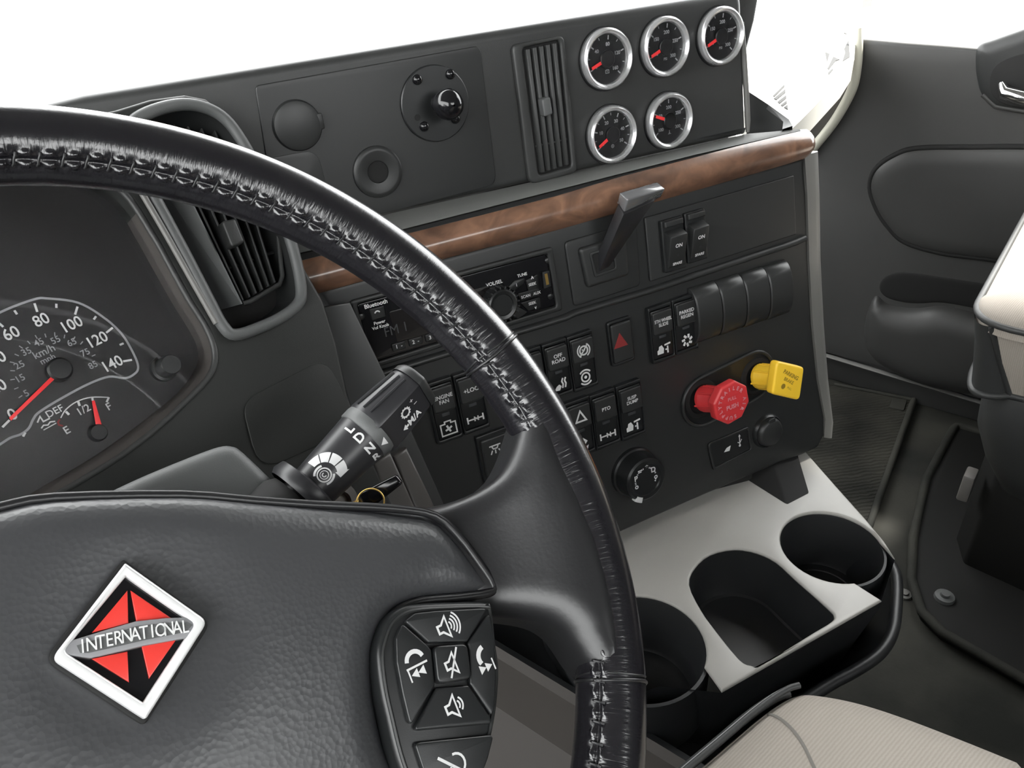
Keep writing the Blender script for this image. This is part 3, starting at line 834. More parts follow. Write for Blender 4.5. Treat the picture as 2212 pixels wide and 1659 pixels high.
part('screw_hole', lathe([(0, .0), (.0026, .0), (.0026, .0004), (0, .0004)], 16), MAT['void'], v.o).location = (hx_, hy_, .0026)

v = On(U, 815, 371, 'power_socket', 'open round socket with dark centre hole below the ball mount', 'socket', c=.0014)
part('bezel', lathe([(.0085, .0008), (.0090, .0022), (.0165, .0040), (.0190, .0038), (.0205, .0026), (.0208, 0)], 44), MAT['panel'], v.o)
part('hole', lathe([(0, .0003), (.0090, .0003), (.0090, .0010), (.0086, .0012)], 32), MAT['void'], v.o)
v = On(U, 642, 271, 'capped_socket', 'round capped socket with a side tab at the left of the upper dash', 'socket', c=.0014)
part('cap', lathe([(0, .0050), (.0150, .0046), (.0178, .0036), (.0188, .0018), (.0190, 0)], 44), MAT['panel'], v.o)
x1, y1 = v.uv(688, 260)
part('tab', box(x1-.006, x1+.003, y1-.0065, y1+.0055, 0, .004, .0012), MAT['panel'], v.o)

# ------------------------------------------------------------------ five gauges
def gauge_dial(nums, a0, step, icon, fs=.0042):
    its = [ribbon(arc(0, 0, .0175, 225, -45, 3)[:1]*1 + arc(0, 0, .0175, 225, 224, 1), .0001, .0002)]
    its = []
    n = (len(nums)-1)*2 if len(nums) > 1 else 8
    for k in range(n+1):
        a = R_(a0 - step*(len(nums)-1)*k/n); c, s = math.cos(a), math.sin(a)
        r0 = .0172 if k % 2 else .0160
        its.append(ribbon([(r0*c, r0*s), (.0195*c, .0195*s)], .0007 if k % 2 else .0011, .0001))
    for k, t in enumerate(nums):
        a = R_(a0 - step*k); c, s = math.cos(a), math.sin(a)
        if t: its.append(text(t, fs, .0122*c, .0122*s, .0001, bold=.03))
    for i in icon: its.append(i)
    return merge(its, sm=False)

def ic_battery(x, y, s): return [ribbon([(x-s, y-s*.7), (x+s, y-s*.7), (x+s, y+s*.7), (x-s, y+s*.7)], s*.28, .0001, True), ribbon([(x-s*.6, y+s*.9), (x-s*.2, y+s*.9)], s*.3, .0001), ribbon([(x+s*.2, y+s*.9), (x+s*.6, y+s*.9)], s*.3, .0001), ribbon([(x-s*.5, y), (x+s*.5, y)], s*.22, .0001)]
def ic_ring(x, y, s): return [ribbon(circle(s*.8, x, y, 18), s*.3, .0001, True), flat(circle(s*.35, x, y, 12), .0001)]
def ic_temp(x, y, s): return [ribbon([(x, y-s*.5), (x, y+s)], s*.35, .0001), flat(circle(s*.4, x, y-s*.4, 12), .0001), ribbon([(x-s, y-s), (x-s*.5, y-s*.8), (x, y-s), (x+s*.5, y-s*.8), (x+s, y-s)], s*.25, .0001)]
def ic_psi(x, y, s): return [text('PSI', s*1.8, x, y, .0001, bold=.03)]
gl = [(1305, 127.5, ['0', '40', '80', '120', '160'], 205, ic_battery, 'top left gauge of the five, chrome ringed with a battery symbol', 199),
      (1431, 101, ['100', '150', '200', '250', '300'], 205, ic_psi, 'top middle chrome ringed gauge between two others on the upper dash', 201),
      (1550.7, 78, ['100', '150', '200', '250', '300'], 205, ic_psi, 'top right chrome ringed gauge at the end of the upper dash', 202),
      (1317, 289.7, ['0', '10', '20', '30', '40', '50'], 215, ic_ring, 'lower left chrome ringed gauge of the pair below, needle at zero', 209),
      (1440, 260, ['100', '150', '200', '250', '300'], 215, ic_temp, 'lower right chrome ringed gauge with raised red needle and temperature symbol', 158)]
RB = .0258
gmesh = {}
for gi, (gx, gy, nums, a0, ic, lab, na) in enumerate(gl):
    v = On(U, gx, gy, 'gauge', lab, 'gauge', 'five round gauges on the upper dash')
    if not gmesh:
        gmesh['bezel'] = lathe([(RB, 0), (RB, .0055), (RB-.0006, .0080), (RB-.0022, .0094), (RB-.0042, .0082), (RB-.0050, .0060), (RB-.0054, .0030)], 56, 50)
        gmesh['housing'] = lathe([(RB+.0012, 0), (RB+.0010, .0025), (RB-.0005, .0030)], 48)
        gmesh['dial'] = lathe([(0, .0036), (RB-.0050, .0036)], 48)
        gmesh['lens'] = lathe([(0, .0074), (RB-.0046, .0070)], 40)
        gmesh['hub'] = lathe([(0, .0066), (.0068, .0064), (.0074, .0058), (.0074, .0040)], 28)
        for k, m_ in (('bezel', 'silver'), ('housing', 'black'), ('dial', 'dial'), ('lens', 'lens'), ('hub', 'dial')): gmesh[k].materials.append(MAT[m_]); gmesh[k].name = k
    for k in ('bezel', 'housing', 'dial', 'lens'): part(k, gmesh[k], None, v.o)
    m = gauge_dial(nums, a0, (250/(len(nums)-1)) if len(nums) > 1 else 60, ic(.0, -.0105, .0018)); m.transform(Matrix.Translation((0, 0, .0038)))
    part('dial_print', m, MAT['pale'], v.o)
    nd = part('needle', merge([plate([(-.002, -.0016), (.0175, -.0013), (.0175, .0013), (-.002, .0016)], .0048, .0058, .0003)]), MAT['needle'], v.o)
    nd.rotation_euler = (0, 0, R_(na))
    part('hub', gmesh['hub'], None, v.o)

# ================================================================== CENTRE STACK FITTINGS
def sw_dims(q):
    P = [S.uv(x, y) for x, y in q]
    w = (abs(P[1][0]-P[0][0]) + abs(P[2][0]-P[3][0]))/2; h = (abs(P[0][1]-P[3][1]) + abs(P[1][1]-P[2][1]))/2
    return w, h, (sum(p[0] for p in P)/4, sum(p[1] for p in P)/4)

def on_s(a, b, name, label, cat, group=None, c=0.0):
    o = thing(name, label, cat, S.matrix(S.at(a, b, c)), group); return o

def ic_gearfan(s):
    o = [ribbon([(-s, -s*.8), (s, -s*.8), (s, s*.7), (.4*s, s*.7), (.4*s, s), (-.4*s, s), (-.4*s, s*.7), (-s, s*.7)], s*.18, 0, True)]
    for k in range(4):
        a = k*math.pi/2+.4; o.append(ribbon([(0, -.05*s), (.5*s*math.cos(a), .5*s*math.sin(a))], s*.26, 0))
    return o
def ic_axle(s): return [ribbon([(-s, 0), (s, 0)], s*.18, 0)] + [ribbon([(x, -.42*s), (x, .42*s)], s*.2, 0) for x in (-s, s)] + [ribbon([(x, -.3*s), (x, .3*s)], s*.16, 0) for x in (-.1*s, .35*s)] + [ribbon([(-.1*s, .2*s), (.35*s, -.2*s)], s*.14, 0)]
def ic_truck(s): return [flat([(-s, -.5*s), (-.1*s, -.5*s), (0, .1*s), (-.3*s, .6*s), (-.7*s, .5*s), (-.8*s, .1*s), (-s, 0)], 0), ribbon([(.1*s, .5*s), (s, .6*s)], s*.22, 0), ribbon([(.55*s, .3*s), (.55*s, -.6*s)], s*.22, 0), ribbon([(.2*s, -.1*s), (.4*s, -.1*s)], s*.2, 0)]
def ic_wheel(s): return [ribbon(circle(.55*s, 0, 0, 20), s*.2, 0, True), ribbon(arc(0, 0, .9*s, 40, 140), s*.2, 0), ribbon(arc(0, 0, .9*s, 220, 320), s*.2, 0), flat(circle(.2*s, 0, 0, 10), 0)]
def ic_wheelslash(s): return [ribbon(circle(.6*s, 0, 0, 20), s*.22, 0, True), ribbon(arc(0, 0, .95*s, 120, 240), s*.18, 0), ribbon(arc(0, 0, .95*s, -60, 60), s*.18, 0), ribbon([(-.7*s, -.8*s), (.7*s, .8*s)], s*.2, 0), ribbon([(-.25*s, .2*s), (0, -.1*s), (.2*s, .1*s)], s*.15, 0)]
def ic_burst(s):
    o = []
    for k in range(7):
        a = k*2*math.pi/7; o.append(ribbon([(.35*s*math.cos(a), .35*s*math.sin(a)), (.8*s*math.cos(a+.35), .8*s*math.sin(a+.35))], s*.3, 0))
    return o
def ic_flames(s): return [flat([(-s, -.6*s), (-.2*s, -.7*s), (.1*s, -.2*s), (-.2*s, .1*s), (-.6*s, -.1*s)], 0)] + [ribbon([(x, -.5*s), (x+.15*s, 0), (x, .4*s), (x+.2*s, .8*s)], s*.22, 0) for x in (.2*s, .6*s)]
def ic_tri(s): return [ribbon([(-.8*s, -.6*s), (.8*s, -.6*s), (0, .9*s)], s*.25, 0, True)]
def ic_lamp(s): return [ribbon([(-.9*s, .5*s), (.9*s, .5*s)], s*.2, 0), ribbon([(-.5*s, .4*s), (-.3*s, 0), (.3*s, 0), (.5*s, .4*s)], s*.2, 0)] + [ribbon([(x, -.2*s), (x*1.6, -.8*s)], s*.2, 0) for x in (-.5*s, -.02*s, .5*s)]
def ic_door(s): return [ribbon([(-.6*s, -.9*s), (.6*s, -.9*s), (.6*s, .9*s), (.1*s, .9*s), (-.6*s, .2*s)], s*.2, 0, True), ribbon([(-.6*s, 0), (.6*s, 0)], s*.18, 0)]
def ic_demist(s): return [ribbon([(-.7*s, .8*s), (-.3*s, .3*s), (-.7*s, -.1*s), (-.3*s, -.6*s)], s*.25, 0), ribbon([(0, .7*s), (.5*s, .2*s), (0, -.3*s)], s*.25, 0), ribbon([(-.2*s, -.9*s), (.6*s, -.5*s), (.3*s, -1.2*s)], s*.25, 0)]

def rocker(q, label, top, icon, group, fs=.0052, extra=None, toptri=None):
    w, h, (a, b) = sw_dims(q)
    r = on_s(a, b, 'rocker_switch', label, 'switch', group)
    part('housing', plate([rrect(w*1.02, h*1.03, .0018), rrect(w*.90, h*.90, .0015)], 0, .0065, .001), MAT['black'], r)
    g = .0012
    # cap: tall upper key, lower key that falls back
    W2 = w*.44
    P = [(-W2, -h*.44, .003), (W2, -h*.44, .003), (W2, h*.44, .003), (-W2, h*.44, .003), (-W2, -h*.44, .0055), (W2, -h*.44, .0055), (W2, h*.44, .0070), (-W2, h*.44, .0070)]
    part('cap', hexa(P, .0008, 2), MAT['black'], r)
    part('upper_key', plate(rrect(w*.84, h*.40, .0022, 0, h*.22), .0060, .0098, .0012, 3), MAT['panel'], r)
    its = []
    if top:
        L = top.split('\n')
        for i, t in enumerate(L):
            yy = h*.22 + ((len(L)-1)/2 - i)*fs*.95
            m = text(t, fs, 0, yy, .0100, bold=.02); ww = max([abs(vv.co.x) for vv in m.vertices]+[1e-6])
            if ww > w*.38:
                k = w*.38/ww; m.transform(Matrix.Diagonal((k, 1, 1, 1)))
            its.append(m)
    if toptri:
        for m in toptri(w*.26): m.transform(Matrix.Translation((0, h*.22, .0100))); its.append(m)
    if its: part('lettering', merge(its, sm=False), MAT['white'], r)
    part('indicator_lens', plate(rrect(w*.30, h*.05, .0005, 0, -h*.05), .0055, .0070, .0003), MAT['dim'], r)
    if icon:
        its = []
        for m in icon(w*.30): m.transform(Matrix.Translation((0, -h*.29, 0.0070))); its.append(m)
        part('symbol', merge(its, sm=False), MAT['white'], r)
    return r

G1_, G2_, G3_ = 'rocker switches of the curved upper row', 'rocker switches of the row below the radio', 'rocker switches of the lower row'
rocker([(1387, 668), (1437, 652), (1455, 766), (1409, 780)], 'black rocker switch lettered 5TH WHEEL SLIDE right of the hazard switch', '5TH WHEEL\nSLIDE', ic_truck, G1_, .0047)
rocker([(1439, 651), (1486, 633), (1506, 745), (1458, 762)], 'black rocker switch lettered PARKED REGEN beside the curved blanks', 'PARKED\nREGEN', ic_burst, G1_, .0050)
rocker([(1160, 745), (1211, 730), (1236, 840), (1186, 858)], 'black rocker switch lettered OFF ROAD beside the steering wheel rim', 'OFF\nROAD', ic_flames, G2_)
rocker([(1214, 728), (1267, 712), (1290, 825), (1238, 841)], 'black rocker switch with crossed out wheel symbol right of OFF ROAD', '', ic_wheel, G2_, toptri=ic_wheelslash)
rocker([(1104, 762), (1157, 747), (1182, 858), (1130, 876)], 'black rocker switch mostly hidden behind the rim left of OFF ROAD', '', ic_lamp, G2_)
rocker([(1209, 870), (1262, 855), (1283, 968), (1232, 985)], 'black rocker switch with triangle outline just right of the rim', '', ic_demist, G3_, toptri=ic_tri)
rocker([(1264, 853), (1317, 838), (1337, 948), (1285, 966)], 'black rocker switch lettered PTO in the lower row', 'PTO', ic_axle, G3_)
rocker([(1320, 835), (1373, 817), (1390, 930), (1341, 946)], 'black rocker switch lettered SUSP DUMP at the right end of its row', 'SUSP\nDUMP', ic_truck, G3_, .0050)
rocker([(919, 826), (970, 811), (994, 938), (938, 956)], 'black rocker switch lettered ENGINE FAN beside the shift stalk', 'ENGINE\nFAN', ic_gearfan, G3_, .0050)
rocker([(974, 808), (1030, 792), (1052, 916), (997, 934)], 'black rocker switch with locking axle symbol left of the rim', '+LOC', ic_axle, G3_, .0056)
# tall window and lamp switch
w, h, (a, b) = sw_dims([(1024, 942), (1084, 926), (1112, 1040), (1052, 1060)])
r = on_s(a, b, 'rocker_switch', 'tall black switch with lamp and door symbols inside the wheel spoke corner', 'switch')
part('housing', plate(rrect(w*1.1, h*1.05, .002), 0, .005, .001), MAT['black'], r)
part('cap', plate(rrect(w*.9, h*.92, .002), .004, .009, .0014, 3), MAT['panel'], r)
its = []
for fn, yy in ((ic_lamp, .27), (ic_door, -.07)):
    for m in fn(w*.22): m.transform(Matrix.Translation((-w*.02, h*yy, .0092))); its.append(m)
its.append(text('ON', .0055, 0, -h*.38, .0092, bold=.02))
part('symbol', merge(its, sm=False), MAT['white'], r)

# curved blanks
def roll(w, h, B, bev=.0012):
    n = 14; V = []; Fc = []
    prof = [(h/2*math.sin(R_(-90+180*k/n)), B*math.cos(R_(-90+180*k/n))**.75 if 0 < k < n else 0) for k in range(n+1)]
    xs_ = [(-w/2, -bev), (-w/2+bev, 0), (w/2-bev, 0), (w/2, -bev)]
    for x, dz in xs_:
        for y, z in prof: V.append((x, y, z+dz))
    m = n+1
    for i in range(3):
        for k in range(n): Fc.append((i*m+k, (i+1)*m+k, (i+1)*m+k+1, i*m+k+1))
    Fc.append(tuple(range(m))[::-1]); Fc.append(tuple(3*m+k for k in range(m)))
    me = pydata(V, Fc, 30, False)
    bm = bmesh.new(); bm.from_mesh(me); bmesh.ops.recalc_face_normals(bm, faces=bm.faces); bm.to_mesh(me); bm.free()
    return smooth(me, 40)
aL, bL = S.uv(1497, 685, .006); aR, bR = S.uv(1703, 621, .006)
_, hT, _ = sw_dims([(1488, 628), (1688, 568), (1703, 676), (1507, 745)])
wB = (aR-aL)/4; blank0 = None
names = ['leftmost curved black blank cover beside the PARKED REGEN switch', 'second curved black blank cover from the left', 'third curved black blank cover from the left', 'rightmost curved black blank cover near the grey edging']
for k in range(4):
    M = S.matrix(S.at(aL + wB*(k+.5), bL + (bR-bL)*(k+.5)/4, 0))
    if not blank0:
        blank0 = thing('blank_cover', names[0], 'switch blank', M, 'curved blank covers right of the switches')
        part('cover', roll(wB*.97, hT, .015), MAT['panel'], blank0)
        part('base', box(-wB*.5, wB*.5, -hT*.5, hT*.5, -.001, .002), MAT['void'], blank0)
    else: copy_tree(blank0, M, names[k])
# end bracket beside the blanks, dark hollow above the row
hz = On(S, 1338, 736, 'hazard_switch', 'square dark hazard light switch with a red triangle', 'switch')
wz, hz_, _ = sw_dims([(1304, 700), (1350, 686), (1365, 772), (1321, 787)])
part('surround', plate([rrect(wz*1.12, hz_*1.08, .003), rrect(wz*.94, hz_*.94, .002)], 0, .004, .001), MAT['black'], hz.o)
part('button', plate(rrect(wz*.92, hz_*.92, .002), 0, .006, .0015, 3), MAT['panel'], hz.o)
tx, ty = hz.uv(1340, 737, .006)
part('triangle', merge([plate([(tx-.0082, ty-.006), (tx+.0082, ty-.006), (tx, ty+.0085)], .006, .0063, 0)], sm=False), MAT['redp'], hz.o, label='dull red triangle')

# switch panel at the upper right
v = On(S, 1555, 485, 'switch_panel', 'large flat black panel carrying two rocker switches right of the lever', 'panel')
part('plate', plate(rpoly(v.pts([(1389, 470), (1711, 378), (1716, 506), (1402, 608)]), .002), 0, .0030, .0014, 3), MAT['panel'], v.o)
def proud(q, label):
    w, h, (a, b) = sw_dims(q)
    r = on_s(a, b, 'rocker_switch', label, 'switch', 'two raised rocker switches on the switch panel', .0030)
    part('housing', plate(rrect(w, h, .002), 0, .005, .0012, 3), MAT['black'], r)
    P = [(-w*.40, -h*.42, .004), (w*.40, -h*.42, .004), (w*.40, h*.30, .004), (-w*.40, h*.30, .004), (-w*.38, -h*.42, .006), (w*.38, -h*.42, .006), (w*.38, h*.20, .0145), (-w*.38, h*.20, .0145)]
    part('cap', hexa(P, .0010, 2), MAT['panel'], r)
    part('top_lip', plate(rrect(w*.84, h*.12, .0015, 0, h*.42), .004, .0085, .0015, 3), MAT['panel'], r)
    sl = math.atan2(.0085, h*.62)
    M = Matrix.Translation((0, -h*.11, .0104)) @ Matrix.Rotation(sl, 4, 'X')
    for s_, f_, y_ in (('ON', .0052, .12), ('SPARE', .0040, -.25)):
        m = text(s_, f_, 0, h*y_, .0006, bold=.03); m.transform(M); part('lettering', m, MAT['white'], r)
    m = flat([(-.0016, -.001), (.0016, -.001), (0, .002)], .0006); m.transform(Matrix.Translation((0, -h*.08, 0))); m.transform(M)
    part('indicator_lens', m, MAT['dim'], r)
proud([(1418, 478), (1460, 463), (1477, 572), (1426, 590)], 'left of two raised ON switches on the switch panel')
proud([(1466, 462), (1507, 448), (1522, 552), (1478, 570)], 'right of two raised ON switches on the switch panel')

# trailer brake lever
v = On(S, 1296, 570, 'hand_lever', 'black hand brake lever with a bright topped handle in a square bezel', 'lever')
part('surround', plate(rpoly(v.pts([(1217, 522), (1372, 478), (1380, 616), (1238, 662)]), .005), 0, .0028, .0014, 3), MAT['panel'], v.o)
part('bezel', plate(rpoly(v.pts([(1243, 535), (1343, 506), (1350, 592), (1262, 620)]), .004), .001, .008, .003, 3), MAT['panel'], v.o)
part('slot_frame', plate([rpoly(v.pts([(1272, 546), (1326, 530), (1334, 582), (1284, 600)], .008), .003), rpoly(v.pts([(1278, 550), (1320, 537), (1328, 578), (1288, 592)], .008), .002)], .008, .0095, .0005), MAT['panel'], v.o)
part('slot', plate(rpoly(v.pts([(1279, 551), (1319, 538), (1327, 577), (1289, 591)], .008), .002), .0078, .0084, 0), MAT['void'], v.o)
Mi = v.M.inverted()
b0 = Vector((*v.uv(1292, 583, .008), .006)); b1 = Mi @ (CAM_O + ray(1338, 470)*(S.hit(1338, 470)-CAM_O).dot(CAM_F)*.955)
d = (b1-b0).normalized(); sd = Vector((1, -.15, 0)); sd = (sd - d*sd.dot(d)).normalized(); upv_ = d.cross(sd)
def bar(p, q, w0, w1, t0, t1, off0=0, off1=0):
    P8 = []
    for c, w_, t_ in ((p, w0, t0), (q, w1, t1)):
        for sx, sy in ((-1, -1), (1, -1), (1, 1), (-1, 1)): P8.append(c + sd*sx*w_/2 + upv_*sy*t_/2)
    return hexa(P8, .0008, 2)

dh = (b1-Vector((0, 0, 0)))
zz = b1.z
wl = lambda px, py, c: Vector((*v.uv(px, py, c), c))
cz1 = zz + .004
# handle: a bent block with a broad flat top
Hz = S.hit(1337, 416, cz1 + .002)
HP = Plane(Hz, (.95, -.31, 0), (.31*math.cos(R_(20)), .95*math.cos(R_(20)), math.sin(R_(20))))
tqw = [HP.hit(*p) for p in ((1337, 416), (1420, 392), (1438, 408), (1356, 431))]
tq = [Mi @ p for p in tqw]
HB = HP.offset(-.016)
bq_ = [Mi @ HB.hit(*p) for p in ((1332, 440), (1414, 412), (1428, 426), (1346, 466))]
part('handle', hexa(bq_ + tq, .0016, 3), MAT['handle'], v.o)
ab = [wl(1284, 562, .005), wl(1300, 556, .005), wl(1313, 582, .007), wl(1292, 592, .007)]
HC = HP.offset(-.012)
at_ = [Mi @ HC.hit(*p) for p in ((1335, 440), (1404, 420), (1416, 432), (1347, 464))]
part('arm', hexa(ab + at_, .0012, 2), MAT['stalk'], v.o)
v.hz = zz

# radio
v = On(S, 985, 665, 'radio', 'black car radio half hidden behind the steering wheel rim under the wood trim', 'radio')
rq = rpoly(v.pts([(754, 648), (1189, 532), (1211, 668), (792, 797)]), .003)
part('chassis_frame', plate([rq, rpoly(v.pts([(768, 655), (1178, 547), (1198, 660), (802, 782)]), .003)], 0, .0045, .0014), MAT['panel'], v.o)
part('faceplate', plate(rpoly(v.pts([(769, 656), (1177, 548), (1197, 659), (803, 781)]), .003), -.001, .0025, .0008), MAT['gloss'], v.o)
part('display', plate(rpoly(v.pts([(838, 672), (1052, 616), (1064, 680), (856, 738)]), .002), .0025, .0031, .0003), MAT['glow'], v.o)
kx, ky = v.uv(1082, 657, .01)
kb = lathe([(.0155, .0025), (.0150, .011), (.0140, .0150), (.0125, .0160), (.0098, .0152), (.0092, .0140), (0, .0140)], 40, 40)
kn_ = part('volume_knob', kb, MAT['black'], v.o); kn_.location = (kx, ky, 0)
rb = box(-.0007, .0007, -.0014, .0014, .004, .0155, .0004, 1); rb.materials.append(MAT['black'])
for k in range(20):
    a = 2*math.pi*k/20; o = bpy.data.objects.new('knob_rib', rb); COL.objects.link(o); o.parent = kn_
    o.location = (.0150*math.cos(a), .0150*math.sin(a), 0); o.rotation_euler = (0, 0, a+math.pi/2)
def kbtn(P, nm='radio_button'): part(nm, plate(rpoly(v.pts(P, .004), .0012), .0025, .0042, .0007), MAT['black'], v.o)
kbtn([(798, 668), (829, 660), (834, 684), (804, 692)])
for x, y in [(846, 744), (882, 734), (918, 724), (954, 714)]: kbtn([(x, y), (x+29, y-8), (x+32, y+8), (x+3, y+16)])
kbtn([(1096, 622), (1112, 606), (1134, 600), (1132, 612), (1106, 632)])
kbtn([(1136, 606), (1162, 592), (1164, 624), (1142, 630)]); kbtn([(1118, 634), (1164, 622), (1166, 638), (1126, 650)]); kbtn([(1124, 654), (1166, 642), (1168, 664), (1142, 672)])
kbtn([(1100, 668), (1118, 662), (1140, 674), (1118, 690)])
usb = part('usb_port', plate(rpoly(v.pts([(1171, 588), (1186, 584), (1190, 618), (1175, 624)], .004), .001), .0025, .0050, .0005), MAT['black'], v.o)
ux = v.pts([(1176, 592), (1182, 590), (1186, 614), (1180, 616)], .005)
part('usb_contact', plate(ux, .0048, .0053, 0), MAT['gold'], v.o, label='yellow metal contact strip')
its = []; itl = []
def rt(s, px, py, fs, rot=0, z=.0044, sh=0):
    x, y = v.uv(px, py, z); (its if px > 1000 else itl).append(text(s, fs, x, y, z, bold=.02))
rt('Bluetooth', 812, 657, .0050); rt('Power\nVol Knob', 821, 701, .0038, z=.0028); rt('VOL/SEL', 1068, 612, .0044, z=.0028); rt('TUNE', 1128, 594, .0038, z=.0028)
rt('^', 1150, 602, .0060); rt('SEEK', 1150, 614, .0036); rt('SCAN   AUX', 1147, 637, .0036); rt('SEEK', 1150, 655, .0036); rt('v', 1157, 664, .0050)
for i, (x, y) in enumerate([(862, 748), (898, 738), (934, 728), (970, 718)]): rt(str(i+1)+'  -', x, y, .0046)
px_, py_ = v.uv(815, 675, .0044)
itl.append(ribbon(arc(px_, py_-.001, .0022, 20, 160), .0011, .0044))
rt('1', 1116, 616, .004)
part('lettering', merge(its, sm=False), MAT['white'], v.o)
part('lettering', merge(itl, sm=False), MAT['white'], v.o)
its = []; x, y = v.uv(856, 712, .0033); its.append(text('FM 1', .0120, x, y, .0033, sx=.9)); part('display_text', merge(its, sm=False), MAT['dim'], v.o, label='faint FM 1 on the unlit display')
for x, y in [(781, 684), (1184, 563), (800, 764), (1190, 640)]:
    xx, yy = v.uv(x, y, .003)
    part('slot_screw', lathe([(0, .0034), (.0022, .0034), (.0028, .0030), (.0030, .0025)], 16), MAT['black'], v.o).location = (xx, yy, 0)

# light switch knob
v = On(S, 1368, 1018, 'rotary_knob', 'round black rotary headlight knob with white symbols at the stack foot', 'knob')
fx, fy = v.uv(1405, 1016, .024); R1 = .0205
part('collar', lathe([(.0275, 0), (.0270, .004), (.0250, .006), (.023, .006)], 44), MAT['black'], v.o)
kk = lathe([(.0255, .004), (.0248, .016), (.0235, .0225), (.0215, .0240), (.0180, .0236), (.0172, .0222), (0, .0222)], 48, 40)
part('knob', kk, MAT['black'], v.o)
its = []
for k, (s_, an) in enumerate([('o', 200), ('P', 158), ('=', 120), ('*', 78), ('D', 36), ('o', -6)]):
    a = R_(an); its.append(text(s_, .0080, .0125*math.cos(a), .0125*math.sin(a), .0224, bold=.03))
    for j in range(2):
        a2 = R_(an - 14 - 8*j); its.append(ribbon([(.0118*math.cos(a2), .0118*math.sin(a2)), (.0135*math.cos(a2), .0135*math.sin(a2))], .0010, .0224))
part('symbols', merge(its, sm=False), MAT['white'], v.o)
a = R_(238)
part('pointer', plate([(.0195*math.cos(R_(t)), .0195*math.sin(R_(t))) for t in (228, 236, 244, 250)] + [(.0255*math.cos(R_(t)), .0255*math.sin(R_(t))) for t in (250, 244, 236, 228)], .0180, .0245, .0008), MAT['white'], v.o, label='white pointer')

# brake valve plate and knobs
v = On(S, 1572, 838, 'brake_valve_plate', 'black rounded plate with raised rim behind the red and yellow knobs', 'plate')
L_, R2 = v.uv(1518, 865), v.uv(1624, 812)
def stad(r):
    d = Vector((R2[0]-L_[0], R2[1]-L_[1])); a0 = math.degrees(math.atan2(d.y, d.x))
    return [(L_[0]+r*math.cos(R_(a0+90+180*k/14)), L_[1]+r*math.sin(R_(a0+90+180*k/14))) for k in range(15)] + [(R2[0]+r*math.cos(R_(a0-90+180*k/14)), R2[1]+r*math.sin(R_(a0-90+180*k/14))) for k in range(15)]
part('rim', plate([stad(.0300), stad(.0262)], 0, .0045, .0018, 3), MAT['panel'], v.o)
part('face', plate(stad(.0265), 0, .0015, 0), MAT['black'], v.o)

def pull_knob(base, cen, name, label, mt, shape, out_c, rs, printer):
    v = On(S, *base, name, label, 'knob')
    c1 = v.uv(*cen, out_c)
    # stem leans from the base to the head
    ax = Vector((c1[0], c1[1], out_c)); d = ax.normalized()
    part('boot', lathe([(rs*1.55, .0015), (rs*1.5, .003), (rs*1.2, .004), (rs*1.1, .003)], 28), MAT['void'], v.o)
    n = 40; V = []
    st = []
    for f, r_ in ((.16, rs*.98), (.18, rs), (.30, rs), (.32, rs*.97), (.9, rs*.92), (1.0, rs*.9)):
        st.append((ax*f, r_))
    part('stem', tube([p for p, _ in st], [r for _, r in st], 24, up=(0, 1, 0)), mt, v.o)
    rib = tube([ax*.18 + Vector((0, rs*1.0, 0)), ax*.92 + Vector((0, rs*.90, 0))], .0012, 6)
    ribs = [rib]
    for k in range(6):
        a = 2*math.pi*k/6 + .3
        off = Vector((math.cos(a)*rs, math.sin(a)*rs, 0))
        ribs.append(tube([ax*.2 + off, ax*.9 + off*.93], .0011, 6))
    part('stem_ribs', merge(ribs), mt, v.o)
    hd = plate(shape, 0, .011, .0025, 3); hd.transform(Matrix.Translation(ax))
    part('head', hd, mt, v.o)
    m, mm = printer(); m.transform(Matrix.Translation(ax + Vector((0, 0, .0112))))
    part('lettering', m, mm, v.o)
    return v
oct_ = [(.0236*math.cos(R_(22.5+8+45*k)), .0236*math.sin(R_(22.5+8+45*k))) for k in range(8)]
YQ = [S.uv(x, y, .034+.011) for x, y in ((1672, 776), (1732, 790), (1722, 862), (1662, 848))]
yc = S.uv(1697, 819, .045)
ysq = rpoly([(a-yc[0], b-yc[1]) for a, b in YQ][::-1], .005)
def pr_red():
    its = []
    for ch, an in zip('TRAILER AIR SUPPLY', range(160, -200, -20)):
        a = R_(an); its.append(text(ch, .0056, .0158*math.cos(a), .0158*math.sin(a), 0, rot=a-math.pi/2, bold=.04))
    its.append(text('PUSH', .0066, 0, -.004, 0, bold=.03)); its.append(text('PULL', .0050, 0, .005, 0, bold=.02))
    return merge(its, sm=False), MAT['redkf']
def pr_yel():
    its = [text('PARKING', .0072, 0, .008, 0, rot=R_(-8), bold=.03), text('BRAKE', .0064, 0, .0, 0, rot=R_(-8), bold=.02), flat(circle(.0036, -.006, -.0085, 16), 0), text('PULL', .0040, .006, -.009, 0, rot=R_(-8))]
    m = merge(its, sm=False); m.transform(Matrix.Diagonal((.82, .82, 1, 1))); m.transform(Matrix.Rotation(R_(-30), 4, 'Z')); return m, MAT['yprint']
pull_knob((1512, 860), (1566, 864), 'trailer_brake_knob', 'red octagonal pull knob on the rounded plate', MAT['redk'], rpoly(oct_, .003), .034, .0142, pr_red)
pull_knob((1632, 812), (1687, 817), 'parking_brake_knob', 'yellow square pull knob on the rounded plate near the stack edge', MAT['yellow'],
          ysq, .034, .0142, pr_yel)

